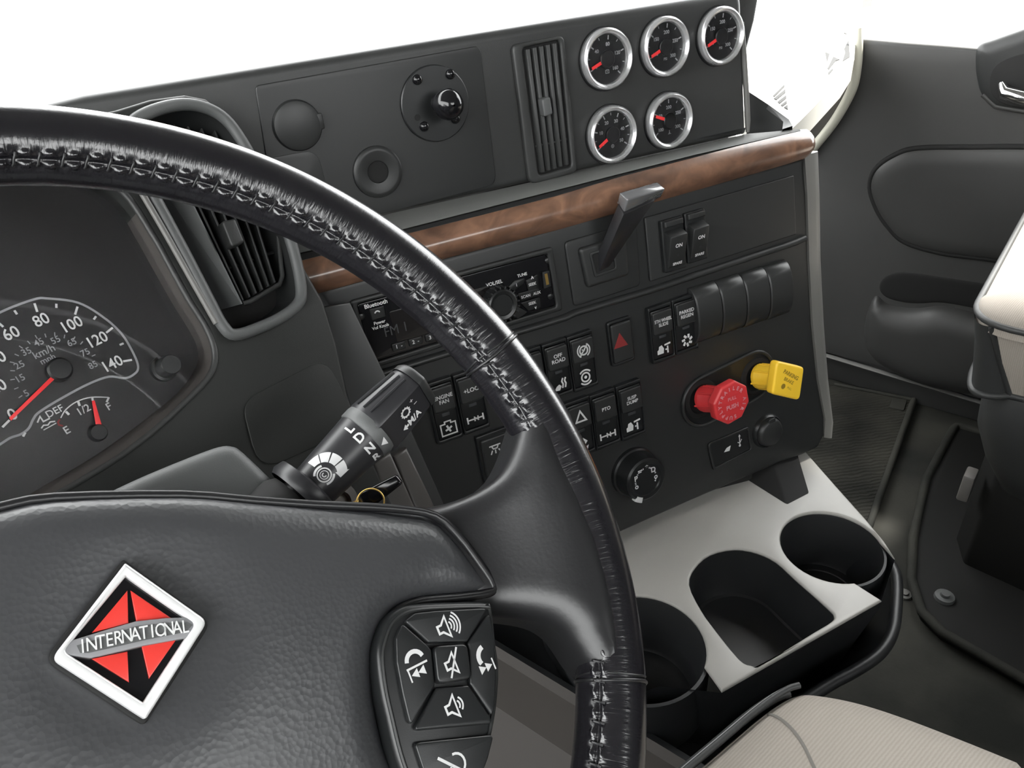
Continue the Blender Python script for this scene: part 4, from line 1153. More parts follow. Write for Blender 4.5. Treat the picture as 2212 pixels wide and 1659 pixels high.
# cap and socket cover below
v = On(S, 1655, 930, 'socket_cap', 'round black ribbed socket cap below the yellow knob', 'cap')
part('collar', lathe([(.0205, 0), (.0200, .003), (.0185, .005), (.0175, .004)], 40), MAT['black'], v.o)
part('cap', lathe([(0, .0110), (.0130, .0104), (.0160, .0090), (.0172, .0060), (.0175, .002)], 40, 60), MAT['panel'], v.o)
part('lift_lip', box(-.005, .005, .0135, .0185, .006, .0110, .0012), MAT['panel'], v.o)
v = On(S, 1576, 984, 'connector_cover', 'rectangular black connector cover with white symbols below the red knob', 'cover')
cc = rpoly(v.pts([(1531, 957), (1612, 925), (1619, 968), (1541, 1009)]), .003)
part('frame', plate([rpoly(v.pts([(1526, 957), (1614, 920), (1622, 970), (1538, 1015)]), .004), cc], 0, .003, .001), MAT['panel'], v.o)
part('lid', plate(cc, -.001, .0016, .0006), MAT['black'], v.o)
its = []
x, y = v.uv(1573, 970, .002); its += [flat([(x-.006, y-.002), (x+.002, y-.003), (x+.004, y+.003), (x-.002, y+.002)], .0018)]
x, y = v.uv(1598, 952, .002); its += [ribbon([(x, y-.006), (x, y+.006)], .0012, .0018), ribbon([(x-.003, y-.001), (x, y-.003), (x+.003, y+.001)], .0011, .0018), flat(circle(.0016, x, y-.006, 10), .0018), flat([(x-.0018, y+.005), (x+.0018, y+.005), (x, y+.008)], .0018)]
part('symbols', merge(its, sm=False), MAT['white'], v.o)
# ================================================================== INSTRUMENT CLUSTER
v = On(D, 115, 810, 'instrument_cluster', 'black gauge cluster with white speed numerals and red needles behind the wheel', 'gauge cluster')
part('face', plate([v_ for v_ in [[(a - v.a, b - v.b) for a, b in ci]]], -.006, 0, 0), MAT['lensface'], v.o)
CXY = (3.1*K/1000, .5*K/1000); RD = .0458
def near_c(px, py):
    x, y = v.uv(px, py); return x, y
ol = [(-60, 712), (0, 675), (73, 647), (104, 645), (168, 654), (221, 684), (263, 722), (291, 770), (298, 795), (290, 808), (270, 817), (235, 814), (190, 830), (130, 862), (85, 890), (72, 905), (62, 925), (45, 938), (22, 946), (0, 960), (-40, 985)]
part('dial_outline', ribbon(spline(v.pts(ol), 5, False), .0014, .0003), MAT['pale'], v.o)
its = []
for k in range(-1, 15):
    a = R_(200 - 15.5*k); c, s = math.cos(a), math.sin(a)
    r0 = .0385 if k % 2 == 0 else .0405
    its.append(ribbon([(CXY[0]+r0*c, CXY[1]+r0*s), (CXY[0]+.0440*c, CXY[1]+.0440*s)] if k % 2 == 0 else [(CXY[0]+r0*c, CXY[1]+r0*s), (CXY[0]+.0432*c, CXY[1]+.0432*s)], .0013, .0003))
for s_, px, py in [('0', 27, 896), ('20', -5, 836), ('40', -6, 775), ('60', 24, 721), ('80', 89, 692), ('100', 154, 702), ('120', 209, 735), ('140', 242, 787)]:
    x, y = v.uv(px, py); its.append(text(s_, .0098, x, y, .0003, bold=.012, sx=.92))
part('speed_numerals', merge(its, sm=False), MAT['white'], v.o)
its = []
for s_, px, py in [('5', 57, 850), ('15', 43, 818), ('25', 42, 789), ('35', 57, 760), ('45', 84, 740), ('55', 120, 735), ('65', 155, 740), ('75', 184, 762), ('85', 201, 789)]:
    x, y = v.uv(px, py); its.append(text(s_, .0056, x, y, .0003, bold=.01))
for s_, px, py, fs in [('km/h', 95, 760, .0064), ('mph', 103, 776, .0052)]:
    x, y = v.uv(px, py); its.append(text(s_, fs, x, y, .0003, bold=.01))
for px, py in [(98, 725), (62, 740), (139, 727), (176, 741), (202, 768), (36, 767), (27, 801), (35, 839), (78, 728), (118, 722), (160, 731), (45, 750), (26, 783), (27, 820), (44, 857)]:
    x, y = v.uv(px, py); d = Vector((x-CXY[0], y-CXY[1])).normalized()*.0012
    its.append(ribbon([(x-d.x, y-d.y), (x+d.x, y+d.y)], .0006, .0003))
part('small_numerals', merge(its, sm=False), MAT['pale'], v.o)
its = [ribbon(spline(v.pts([(131, 903), (142, 885), (165, 868), (196, 858.5), (234, 858.5)]), 4, False), .0007, .0003)]
for a_, b_, w_ in [((142, 889), (149, 896), .0014), ((168, 866), (172, 877), .0014), ((235, 858), (230, 869), .0012), ((199, 857), (200, 866), .0012)]: its.append(ribbon(v.pts([a_, b_]), w_, .0003))
for s_, px, py, fs in [('E', 144, 930, .0066), ('F', 235, 879, .0066), ('1/2', 180, 886, .0066), ('DEF', 118, 889, .0060)]:
    x, y = v.uv(px, py); its.append(text(s_, fs, x, y, .0003, bold=.01))
x, y = v.uv(97, 909); its += [ribbon([(x-.004, y+.001), (x-.001, y+.0035), (x-.001, y), (x+.003, y)], .0009, .0003), ribbon([(x-.004, y-.003), (x-.002, y-.002), (x, y-.003), (x+.002, y-.002), (x+.0045, y-.003)], .0008, .0003), ribbon([(x-.0035, y-.0045), (x+.0045, y-.0042)], .0006, .0003)]
part('fuel_scale', merge(its, sm=False), MAT['white'], v.o)
part('low_mark', ribbon(v.pts([(129, 906), (125, 912), (127, 918), (136, 920)]), .0010, .0003), MAT['redp'], v.o, label='dark red empty mark')
def needle3(P, z=.004): return plate(v.pts(P, z), z, z+.0007, .0002)
part('speed_needle', needle3([(19, 903), (24, 909), (118, 819), (112, 812)]), MAT['needle'], v.o, label='long red needle at zero')
part('fuel_needle', needle3([(198, 866), (204, 865), (219, 917), (207, 920)]), MAT['needle'], v.o, label='short red needle')
part('needle_cap', lathe([(0, .0065), (.0060, .0062), (.0072, .005), (.0075, .001)], 32), MAT['dial'], v.o).location = (*v.uv(126, 800), 0)
part('needle_cap', lathe([(0, .0060), (.0045, .0058), (.0054, .0045), (.0056, .001)], 28), MAT['dial'], v.o).location = (*v.uv(209, 936), 0)
kb_ = part('reset_knob', lathe([(.0088, 0), (.0086, .004), (.0068, .0045), (.0066, .016), (.0060, .0172), (0, .0172)], 32, 40), MAT['panel'], v.o); kb_.location = (*v.uv(352, 797), 0)
part('lens_pane', plate([[(a - v.a, b - v.b) for a, b in ci]], .0088, .0090, 0), MAT['lens'], v.o)

# ================================================================== STEERING COLUMN, STALK, KEY
cc_ = W.offset(-.080)
v = On(W, 430, 1030, 'column_shroud', 'mid grey plastic steering column shroud between wheel and gauge cluster', 'column cover', c=-.080)
sh = spline(v.pts([(60, 1150), (240, 1062), (316, 1027), (411, 988), (470, 967), (500, 966), (524, 980), (590, 1043), (660, 1110), (700, 1250), (600, 1420), (100, 1420), (30, 1280)]), 4)
part('cover', puff(sh, .008, .006, .012, skirt=.10), MAT['shroud'], v.o)
part('hub_column', lathe([(.045, -.02), (.045, .05), (.04, .055), (0, .055)], 32), MAT['stalk'], v.o).location = tuple(v.M.inverted() @ W.at(0, 0, -.08))

B0 = depth_point(668, 1062, .415); B1 = depth_point(785, 942, .430)
dS = (B1 - B0).normalized(); LS = (B1-B0).length
eS = (CAM_O - B1).normalized(); eS = (eS - dS*eS.dot(dS)).normalized(); sS = dS.cross(eS) * 1.0
if sS.dot(CAM_R) < 0: sS = -sS
MS = Matrix(((sS.x, eS.x, dS.x, B0.x), (sS.y, eS.y, dS.y, B0.y), (sS.z, eS.z, dS.z, B0.z), (0, 0, 0, 1)))
# keep the frame right handed: x = side, y = towards driver, z = axis
if MS.to_3x3().determinant() < 0:
    MS = Matrix(((sS.x, eS.x, dS.x, B0.x), (sS.y, eS.y, dS.y, B0.y), (sS.z, eS.z, dS.z, B0.z), (0, 0, 0, 1)))
# a mirrored frame is avoided by building the stalk in world axes
def sw(x, y, z): return B0 + sS*x + eS*y + dS*z
stk = thing('shift_stalk', 'thick black gear selector stalk with printed L D N R behind the wheel', 'lever', Matrix.Translation(B0))
IS = Matrix.Translation(-B0)
def spart(name, me, m_, label=None): me.transform(IS); return part(name, me, m_, stk, label)
rs0, rs1 = .0128, .0156
spart('shaft', tube([sw(0, 0, -.02)] + [sw(0, 0, LS*t) for t in (0, .25, .5, .75, 1.0)], [rs0*.98] + [rs0 + (rs1-rs0)*t for t in (0, .25, .5, .75, 1.0)], 40), MAT['stalk'])
spart('base_flange', tube([sw(0, 0, -.006), sw(0, 0, -.003), sw(0, 0, .002), sw(0, 0, .004)], [.021, .0225, .0215, rs0], 40, caps=False), MAT['stalk'])
spart('boot', tube([sw(0, 0, -.03), sw(0, 0, -.012), sw(0, 0, -.007)], [.022, .021, .018], 32, caps=False), MAT['void'])
spart('collar', tube([sw(0, 0, LS*z) for z in (.985, 1.0, 1.12, 1.16)], [rs1, rs1*1.05, rs1*1.06, rs1*1.04], 40), MAT['shroud'])
# knob: round at the back, flat printed face to the right
def sect(r, z, cut):
    P = []
    for k in range(26):
        th = R_(98 + (352-98)*k/25); P.append(sw(r*math.cos(th), r*math.sin(th), z))
    for th, rr in ((-3, 1.04), (3, 1.10), (10, 1.08), (45, .86), (80, 1.04), (87, 1.05)):
        P.append(sw(r*rr*math.cos(R_(th)), r*rr*math.sin(R_(th)), z))
    return [tuple(p) for p in P]
zk0, zk1 = LS*1.12, LS*1.12 + .034
ks = [sect(rs1*1.0, zk0, 0), sect(rs1*1.06, zk0+.003, 0), sect(rs1*.98, zk0+.018, 0), sect(rs1*.90, zk1-.002, 0), sect(rs1*.86, zk1, 0)]
km = quad_strip(ks, 28, True)
bm = bmesh.new(); bm.from_mesh(km); bm.faces.new([bm.verts.new(p) for p in ks[-1]]); bm.faces.new([bm.verts.new(p) for p in ks[0]]); bm.to_mesh(km); bm.free(); smooth(km, 28)
spart('knob', km, MAT['stalk'])
spart('end_cap', quad_strip([sect(rs1*.91, zk1, 0), sect(rs1*.90, zk1+.0035, 0), sect(rs1*.80, zk1+.0055, 0), sect(.001, zk1+.006, 0)], 40, True), MAT['panel'])
for th in (112, 130, 150):
    a, b, c = rs1*1.075, rs1*.985, rs1*.90
    spart('grip_rib', tube([sw(a*math.cos(R_(th)), a*math.sin(R_(th)), zk0+.004), sw(b*math.cos(R_(th)), b*math.sin(R_(th)), zk0+.018), sw(c*math.cos(R_(th)), c*math.sin(R_(th)), zk1-.003)], [.0006, .0010, .0008], 6), MAT['stalk'])
def wrap(me, z_, th_):
    """print on the shaft: mesh x runs along the axis, mesh y round it"""
    bm = bmesh.new(); bm.from_mesh(me)
    bmesh.ops.subdivide_edges(bm, edges=[e for e in bm.edges if e.calc_length() > .003], cuts=2, use_grid_fill=False)
    bmesh.ops.triangulate(bm, faces=bm.faces)
    for q in bm.verts:
        z = z_ + q.co.x; r = rs0 + (rs1-rs0)*min(max(z/LS, 0), 1.0) + .00025
        th = R_(th_) + q.co.y/r
        if z > LS*.985: r = rs1*1.075
        q.co = sw(r*math.cos(th), r*math.sin(th), z)
    bm.to_mesh(me); bm.free(); return me
its = []
for s_, th in [('L', 120), ('D', 93), ('N', 62), ('R', 34)]:
    its.append(wrap(text(s_, .0072, 0, 0, 0, bold=.03), LS*.88, th))
its.append(wrap(flat([(-.0020, 0), (.0018, -.0026), (.0018, .0026)], 0), LS*1.06, 52))
spart('gear_letters', merge(its, sm=False), MAT['white'])
its = [ribbon(circle(.0036, 0, 0, 24), .0007, 0, True), ribbon(circle(.0022, 0, 0, 20), .0004, 0, True), ribbon(arc(0, 0, .0010, 60, 300), .0006, 0), ribbon(arc(0, 0, .0050, 60, 140), .0012, 0), ribbon(arc(0, 0, .0050, 240, 320), .0012, 0)]
br_ = [wrap(m, LS*.24, 92) for m in its]
for k, (a0, a1, n_) in enumerate([(92, 62, 0), (58, 28, 0), (24, -4, '1'), (-8, -34, 'v')]):
    P = arc(0, 0, .0068, a0, a1, 6) + arc(0, 0, .0124, a1, a0, 6)
    br_.append(wrap(flat(P, 0), LS*.24, 92))
P = [(.0058*math.cos(R_(-34)), .0058*math.sin(R_(-34))), (.0136*math.cos(R_(-34)), .0136*math.sin(R_(-34))), (.0088*math.cos(R_(-56)), .0088*math.sin(R_(-56)))]
br_.append(wrap(flat(P, 0), LS*.24, 92))
spart('brake_symbol', merge(br_, sm=False), MAT['white'])
# print on the flat face of the knob
def fpt(u_, z): # u_ across the face (-1 lower right, +1 upper left)
    f = (z-zk0)/(zk1-zk0); r = rs1*(1.06 - .16*f)
    th = 45; c0 = Vector((math.cos(R_(45)), math.sin(R_(45)))); t0 = Vector((-math.sin(R_(45)), math.cos(R_(45))))
    q = c0*(r*.868 + abs(u_)*r*.04) + t0*u_*r*.55
    return sw(q.x + c0.x*.0006, q.y + c0.y*.0006, z)
def fprint(me, z_, u0):
    for q in me.vertices: q.co = fpt(u0 + q.co.y/(rs1*.55), z_ + q.co.x)
    return me
teeth = []
for k in range(24):
    a = 2*math.pi*k/24; r = .0040 if k % 2 else .0032; teeth.append((r*math.cos(a), r*math.sin(a)))
its = [flat([teeth, circle(.0022, 0, 0, 20)], 0), ribbon([(.0052, .0035), (.0052+.0024, .0035)], .0005, 0), ribbon([(.0064, .0023), (.0064, .0047)], .0005, 0), ribbon([(.0068, -.0005), (.0092, -.0005)], .0005, 0)]
its = [fprint(m, zk0+.018, .38) for m in its]
its.append(fprint(text('M/A', .0058, .003, 0, 0, bold=.03), zk0+.018, -.55)); its.append(fprint(flat([(-.0068, 0), (-.0040, -.0020), (-.0040, -.0007), (-.0022, -.0007), (-.0022, .0007), (-.0040, .0007), (-.0040, .0020)], 0), zk0+.018, -.55))
spart('knob_symbols', merge(its, sm=False), MAT['white'])

kp = depth_point(800, 1085, .44)
M = Matrix.Translation(kp)
kr = thing('key_ring', 'thin brass coloured key ring hanging behind the wheel spoke', 'key ring', M)
ri = tube([kp + CAM_R*.0078*math.cos(a) + (CAM_U*.75+CAM_F*.3).normalized()*.0078*math.sin(a) - kp for a in [2*math.pi*k/36 for k in range(36)]], .0005, 8, closed=True)
part('ring', ri, MAT['gold'], kr)
kp2 = depth_point(775, 1080, .455)
ky = thing('ignition_key', 'black headed ignition key in the lock below the stalk', 'key', Matrix.Translation(kp2))
def kp_(x, y, z): return CAM_R*x + CAM_U*y - CAM_F*z
hd = merge([hexa([kp_(.006, -.006, -.003), kp_(.026, .010, -.003), kp_(.022, .015, -.003), kp_(.000, .004, -.003), kp_(.006, -.006, .003), kp_(.026, .010, .003), kp_(.022, .015, .003), kp_(.000, .004, .003)], .0015, 3)])
part('head', hd, MAT['gloss'], ky)
part('blade', tube([kp_(.001, -.001, 0), kp_(-.012, -.008, -.004)], [.0022, .0020], 8), MAT['gold'], ky)
lk = thing('ignition_lock', 'dark ignition lock cylinder partly hidden behind the wheel hub', 'lock', Matrix.Translation(depth_point(738, 1085, .462)))
part('barrel', lathe([(.013, -.03), (.013, .0), (.0115, .002), (.006, .002), (.0055, .0), (0, .0)], 28), MAT['bezel'], lk).rotation_euler = (R_(60), 0, R_(15))

# ================================================================== STEERING WHEEL
AW = R_(-25.5)
WL = Plane(W_C, W.h*math.cos(AW) + W.v*math.sin(AW), -W.h*math.sin(AW) + W.v*math.cos(AW))
sw_ = thing('steering_wheel', 'large black leather wrapped steering wheel turned slightly with a diamond emblem', 'steering wheel', WL.matrix(W_C))
RR, RT = .2124, .0170
def wp(P, c=0.0): return [WL.uv(x, y, c) for x, y in P]
NS = 140; PS = R_(146)
phi = np.linspace(0, 2*np.pi, NS*10, endpoint=False); psi = np.linspace(0, 2*np.pi, 72, endpoint=False)
psi = np.sort(np.concatenate([psi, PS + np.linspace(-.36, .36, 25)]))
PH, PP = np.meshgrid(phi, psi, indexing='ij')
dpsi = (PP - PS)
cyc = (.5+.5*np.cos(PH*NS))
disp = -.0009*np.exp(-(dpsi/.055)**2) + .0011*cyc**1.5*np.exp(-((np.abs(dpsi)-.15)/.085)**2) - .0004*(1-cyc)*np.exp(-((np.abs(dpsi)-.12)/.12)**2)
disp *= np.clip((np.abs((PH+np.pi) % (2*np.pi) - np.pi) - R_(13))/R_(6), 0, 1)
disp += .00025*np.sin(PH*37+2*np.sin(PH*11))*np.exp(-((dpsi)/.5)**2)
r_ = RT + disp
vx = (RR + r_*np.cos(PP))*np.cos(PH); vy = (RR + r_*np.cos(PP))*np.sin(PH); vz = r_*1.0*np.sin(PP)
nph, nps = len(phi), len(psi)
idx = np.arange(nph*nps).reshape(nph, nps)
F4 = np.stack([idx, np.roll(idx, -1, 0), np.roll(np.roll(idx, -1, 0), -1, 1), np.roll(idx, -1, 1)], -1).reshape(-1, 4)
rm = bpy.data.meshes.new('rim')
rm.vertices.add(nph*nps); rm.vertices.foreach_set('co', np.stack([vx, vy, vz], -1).reshape(-1).astype(np.float32))
rm.loops.add(len(F4)*4); rm.loops.foreach_set('vertex_index', F4.reshape(-1).astype(np.int32))
rm.polygons.add(len(F4)); rm.polygons.foreach_set('loop_start', np.arange(0, len(F4)*4, 4, dtype=np.int32))
rm.update(calc_edges=True); rm.validate()
uvl = rm.uv_layers.new(name='UVMap')
ui = np.arange(nph); uu = np.stack([ui, ui+1, ui+1, ui], -1)[:, None, :].repeat(nps, 1)*(2*np.pi/nph)*RR
pv = np.concatenate([psi, [psi[0]+2*np.pi]]); vj = np.arange(nps); vv_ = np.stack([pv[vj], pv[vj], pv[vj+1], pv[vj+1]], -1)[None].repeat(nph, 0)*RT
uvl.data.foreach_set('uv', np.stack([uu, vv_], -1).reshape(-1).astype(np.float32))
rm.shade_smooth()
part('rim', rm, MAT['rim'], sw_, label='glossy worn black leather rim')
# lacing stitches across the seam
def rim_pt(ph, ps, r): return Vector(((RR + r*math.cos(ps))*math.cos(ph), (RR + r*math.cos(ps))*math.sin(ph), r*math.sin(ps)))
dph = 2*math.pi/NS
stm = tube([rim_pt(-.0035, PS-.17, RT+.0002), rim_pt(-.002, PS-.10, RT+.0010), rim_pt(0, PS, RT+.0003), rim_pt(.002, PS+.10, RT+.0010), rim_pt(.0035, PS+.17, RT+.0002)], .00055, 6)
stm.materials.append(MAT['thread']); stm.name = 'stitch'
for k in range(NS):
    a = (k+.5)*dph; deg = math.degrees(a) % 360
    if (deg > 150 and deg < 310) or deg < 16.5 or deg > 343.5: continue
    o = bpy.data.objects.new('stitch', stm); COL.objects.link(o); o.parent = sw_; o.rotation_euler = (0, 0, a)
# section seams round the rim
for px, py in [(1108, 735), (1330, 1478)]:
    x, y = WL.uv(px, py); a = math.atan2(y, x)
    part('section_seam', tube([rim_pt(a + .003*math.sin(2*ps), ps, RT+.0001) for ps in [2*math.pi*k/48 for k in range(48)]], .0009, 8, closed=True), MAT['spoke'], sw_)
    part('section_seam', tube([rim_pt(a + .013 + .002*math.sin(3*ps), ps, RT-.0002) for ps in [2*math.pi*k/48 for k in range(48)]], .0006, 8, closed=True), MAT['spoke'], sw_)

spo = [(1130, 870), (1118, 925), (1110, 980), (1093, 1020), (1050, 1046), (980, 1062), (900, 1078), (800, 1092), (650, 1150), (650, 1330), (900, 1335), (1030, 1312), (1097, 1314), (1147, 1322), (1193, 1340), (1222, 1368), (1240, 1402), (1262, 1445), (1296, 1470), (1322, 1400), (1290, 1230), (1240, 1100), (1190, 990), (1155, 890)]
sp2 = wp(spo, .0)
def sbase(q): rr = np.hypot(q[:, 0], q[:, 1]); t = np.clip((rr-.148)/.060, 0, 1); return -.0290 + .033*t*t*(3-2*t)
sm_ = puff(spline(sp2, 4), .014, .0125, .006, base=sbase, skirt=.016)
part('spoke', sm_, MAT['spoke'], sw_)
sm2 = puff(spline([(-x, y) for x, y in sp2][::-1], 3), .014, .0125, .01, base=sbase, skirt=.016)
part('spoke', sm2, MAT['spoke'], sw_)
part('spoke', puff(rpoly([(-.022, -.08), (.022, -.08), (.035, -.208), (-.035, -.208)], .006), .012, .012, .01, base=sbase, skirt=.016), MAT['spoke'], sw_)

hb = wp([(262, 1053), (400, 1057), (560, 1070), (700, 1080), (860, 1088), (955, 1104), (1008, 1150), (1050, 1205), (1084, 1258), (1070, 1274), (1000, 1284), (925, 1291), (872, 1312), (838, 1360), (826, 1430), (834, 1520), (856, 1600), (880, 1700)], -.006)
hb = sorted([p for p in hb], key=lambda p: 0) 
hb = [p for p in hb if p[0] > .002]
low = [(.062, -.098), (.035, -.112)]
right = hb + low
lt = wp([(-330, 1330), (-300, 1200), (-230, 1150), (-120, 1108), (0, 1083), (120, 1062)], -.006)
nlow = [(-x, y) for x, y in (hb[-6:] + low)][::-1]
hub_o = spline(nlow + lt + hb + low, 3)
def hdome(q, d): return .007*np.clip(1-(q[:, 0]**2/.125**2 + (q[:, 1])**2/.09**2), 0, 1) - .004*np.exp(-((q[:, 0]**2+q[:, 1]**2)/.036**2)**2)
part('airbag_cover', puff(hub_o, .016, .012, .0035, base=lambda q: -.0230+0*q[:, 0], skirt=.03, dome=hdome), MAT['pad'], sw_)
ho = [p for p in hub_o]
part('cover_seam', tube([(x*1.006, y*1.006, -.0155) for x, y in ho], .0022, 8, closed=True), MAT['spoke'], sw_)

# emblem
def e2(P, c=-.001): return [WL.uv(x/3.26+50, y/3.26+1150, c) for x, y in P]
emb = part('emblem', plate([rpoly(e2([(717, 218), (1298, 628), (862, 1318), (200, 888)]), [.0006, .0035, .0010, .0030]), rpoly(e2([(722, 312), (1205, 648), (842, 1198), (285, 838)]), [.0003, .002, .0005, .002])], -.0055, .0006, .0012, 3), MAT['emblem'], sw_, label='silver framed diamond emblem with red quarters')
part('recess', plate(rpoly(e2([(716, 170), (1345, 620), (865, 1360), (150, 888)]), [.001, .005, .002, .005]), -.0085, -.0052, .0006), MAT['void'], emb)
part('field', plate(rpoly(e2([(722, 300), (1215, 648), (842, 1210), (275, 838)]), .001), -.0060, -.0030, 0), MAT['gloss'], emb)
for P in ([(737, 405), (744, 640), (484, 706)], [(758, 405), (1045, 600), (1045, 640), (803, 640)], [(484, 888), (738, 835), (748, 1055)], [(838, 800), (1080, 755), (890, 1028)]):
    part('red_quarter', plate(e2(P), -.0032, -.0016, .0004), MAT['red'], emb)
bp_ = e2([(318, 790), (350, 760), (560, 695), (790, 628), (1000, 606), (1150, 600), (1232, 648), (1165, 742), (1000, 772), (850, 800), (640, 850), (470, 888), (330, 868), (270, 840)])
part('name_band', plate(bp_, -.0032, .0000, .0004), MAT['bandgrey'], emb)
ib = e2([(375, 800), (560, 742), (790, 665), (1000, 640), (1150, 636), (1190, 655), (1140, 705), (850, 762), (640, 812), (460, 852), (400, 852)])
part('band_inset', plate(ib, -.0002, .0002, 0), MAT['shroud'], emb)
p0_, p1_ = Vector(e2([(385, 818)])[0]), Vector(e2([(1165, 668)])[0]); dd_ = p1_-p0_
its = []
for k, ch in enumerate('INTERNATIONAL'):
    t = (k+.5)/13; q = p0_ + dd_*t
    its.append(text(ch, .0068, q.x, q.y + .0008*math.sin(math.pi*t), .0004, rot=math.atan2(dd_.y, dd_.x), bold=.0, sx=.74, extr=.0004))
part('lettering', merge(its), MAT['emblem'], emb)

# thumb controls on the right spoke, and the mirrored set on the left
def c3(P, c=-.002): return [WL.uv(x/3.78+780, y/3.78+1220, c) for x, y in P]
hs = spline(c3([(150, 720), (180, 560), (235, 430), (330, 345), (450, 308), (700, 292), (1045, 288), (1092, 330), (1122, 600), (1150, 820), (1135, 1100), (1095, 1350), (1020, 1640), (930, 1860), (760, 1980), (520, 1950), (400, 1800), (310, 1560), (235, 1250), (180, 1000)]), 4)
part('control_housing', plate(hs, -.030, -.0045, .003, 3), MAT['black'], sw_)
part('housing_lip', tube([((x-.115)*.93+.115, (y+.068)*.94-.068, -.0045) for x, y in hs], .0009, 6, closed=True), MAT['panel'], sw_)
part('control_housing', plate([(-x, y) for x, y in hs][::-1], -.030, -.0045, .003, 3), MAT['black'], sw_)
keys = {'up': [(352, 462), (440, 395), (600, 376), (1035, 352), (862, 632), (545, 640)], 'left': [(335, 480), (535, 655), (572, 700), (600, 985), (400, 1325), (335, 1050), (288, 800), (282, 600)],
        'down': [(612, 1005), (872, 985), (1058, 1255), (1055, 1300), (425, 1358)], 'right': [(1045, 385), (1085, 600), (1100, 900), (1085, 1180), (1062, 1235), (888, 975), (882, 700), (868, 640)]}
def spk(x, y, s, n):
    o = [ribbon([(x-s, y-.35*s), (x-.55*s, y-.35*s), (x+.1*s, y-s), (x+.1*s, y+s), (x-.55*s, y+.35*s), (x-s, y+.35*s)], s*.22, 0, True)]
    for k in range(n): o.append(ribbon(arc(x+.05*s, y, s*(.45+.32*k), -50, 50, 8), s*.17, 0))
    return o
def ctl(key):
    if key == 'up': x, y = c3([(690, 500)])[0]; return spk(x, y, .0046, 4)
    if key == 'down': x, y = c3([(760, 1150)])[0]; return spk(x, y, .0046, 2)
    if key == 'left':
        x, y = c3([(430, 770)])[0]; o = [ribbon(arc(x, y-.001, .0040, 10, 170, 10), .0019, 0), ribbon([(x-.0052, y-.0030), (x+.0052, y-.0030)], .0009, 0)]
        x, y = c3([(440, 890)])[0]; o += [flat([(x+.004, y-.002), (x+.004, y+.002), (x+.0005, y)], 0), flat([(x+.0006, y-.002), (x+.0006, y+.002), (x-.0028, y)], 0), ribbon([(x-.0036, y-.0026), (x-.0036, y+.0026)], .0007, 0)]
        return o
    x, y = c3([(985, 725)])[0]; o = [ribbon(arc(x+.002, y-.002, .0046, 100, 205, 8), .0022, 0)]
    x, y = c3([(1015, 840)])[0]; o += [flat([(x-.004, y-.002), (x-.004, y+.002), (x-.0005, y)], 0), flat([(x-.0006, y-.002), (x-.0006, y+.002), (x+.0028, y)], 0), ribbon([(x+.0036, y-.0026), (x+.0036, y+.0026)], .0007, 0)]
    return o
def rot_about(ms, ang=-AW):
    """print stays upright to the driver although the wheel is turned"""
    P = [v_.co for m in ms for v_ in m.vertices]; c = sum(P, Vector())/len(P)
    for m in ms: m.transform(Matrix.Translation(c) @ Matrix.Rotation(ang, 4, 'Z') @ Matrix.Translation(-c))
    return ms
for kname, P in keys.items():
    b_ = part('control_button', plate(rpoly(c3(P), .0015), -.0048, -.0012, .0009, 3), MAT['black'], sw_)
    m = merge(rot_about(ctl(kname), R_(8)), sm=False); m.transform(Matrix.Translation((0, 0, -.0010))); part('symbol', m, MAT['white'], b_)
b_ = part('control_button', plate(rpoly(c3([(578, 668), (848, 650), (884, 935), (612, 980)]), .003), -.0048, .0006, .0010, 3), MAT['black'], sw_)
x, y = c3([(740, 810)])[0]
m = merge(rot_about(spk(x, y, .0044, 0) + [ribbon([(x-.0040, y-.0052), (x+.0036, y+.0056)], .0009, 0)], R_(8)), sm=False); m.transform(Matrix.Translation((0, 0, .0008))); part('symbol', m, MAT['white'], b_)
b_ = part('control_button', plate(rpoly(c3([(432, 1452), (1052, 1388), (1078, 1410), (1035, 1580), (960, 1780), (760, 1900), (590, 1880), (500, 1660)]), .002), -.0048, -.0014, .0009, 3), MAT['black'], sw_)
x, y = c3([(745, 1640)])[0]
m = merge([ribbon(arc(x+.0015, y, .0042, -100, 100, 10), .0010, 0), ribbon([(x-.006, y+.0050), (x+.005, y-.0045)], .0012, 0), ribbon([(x-.0045, y-.003), (x, y+.0005)], .0008, 0), ribbon([(x-.003, y-.0045), (x+.001, y-.001)], .0008, 0)], sm=False); m.transform(Matrix.Translation((0, 0, -.0011))); part('symbol', m, MAT['white'], b_)

# ================================================================== CUP HOLDER CONSOLE
cup = On(T, 1700, 1200, 'cup_holder_console', 'grey topped console tray with two round cup holders and a deep centre bin', 'console')
ca, cb = cup.a, cup.b
def tp_(P, z=0.0): return cup.pts(P, z)
C1 = (.6516-ca, .1223-cb); RC = .0515
arc3 = tp_([(1383, 1285), (1432, 1295), (1473, 1320), (1505, 1348), (1524, 1381), (1528, 1406), (1520, 1438)])
A3 = np.array([[2*x, 2*y, 1] for x, y in arc3]); b3 = np.array([x*x+y*y for x, y in arc3])
s3 = np.linalg.lstsq(A3, b3, rcond=None)[0]; C3 = (s3[0], s3[1]); R3 = math.sqrt(s3[2]+s3[0]**2+s3[1]**2)
print('cup3', C3, R3)
if not .04 < R3 < .065:
    R3 = .0515
def ang(c, p): return math.degrees(math.atan2(p[1]-c[1], p[0]-c[0]))
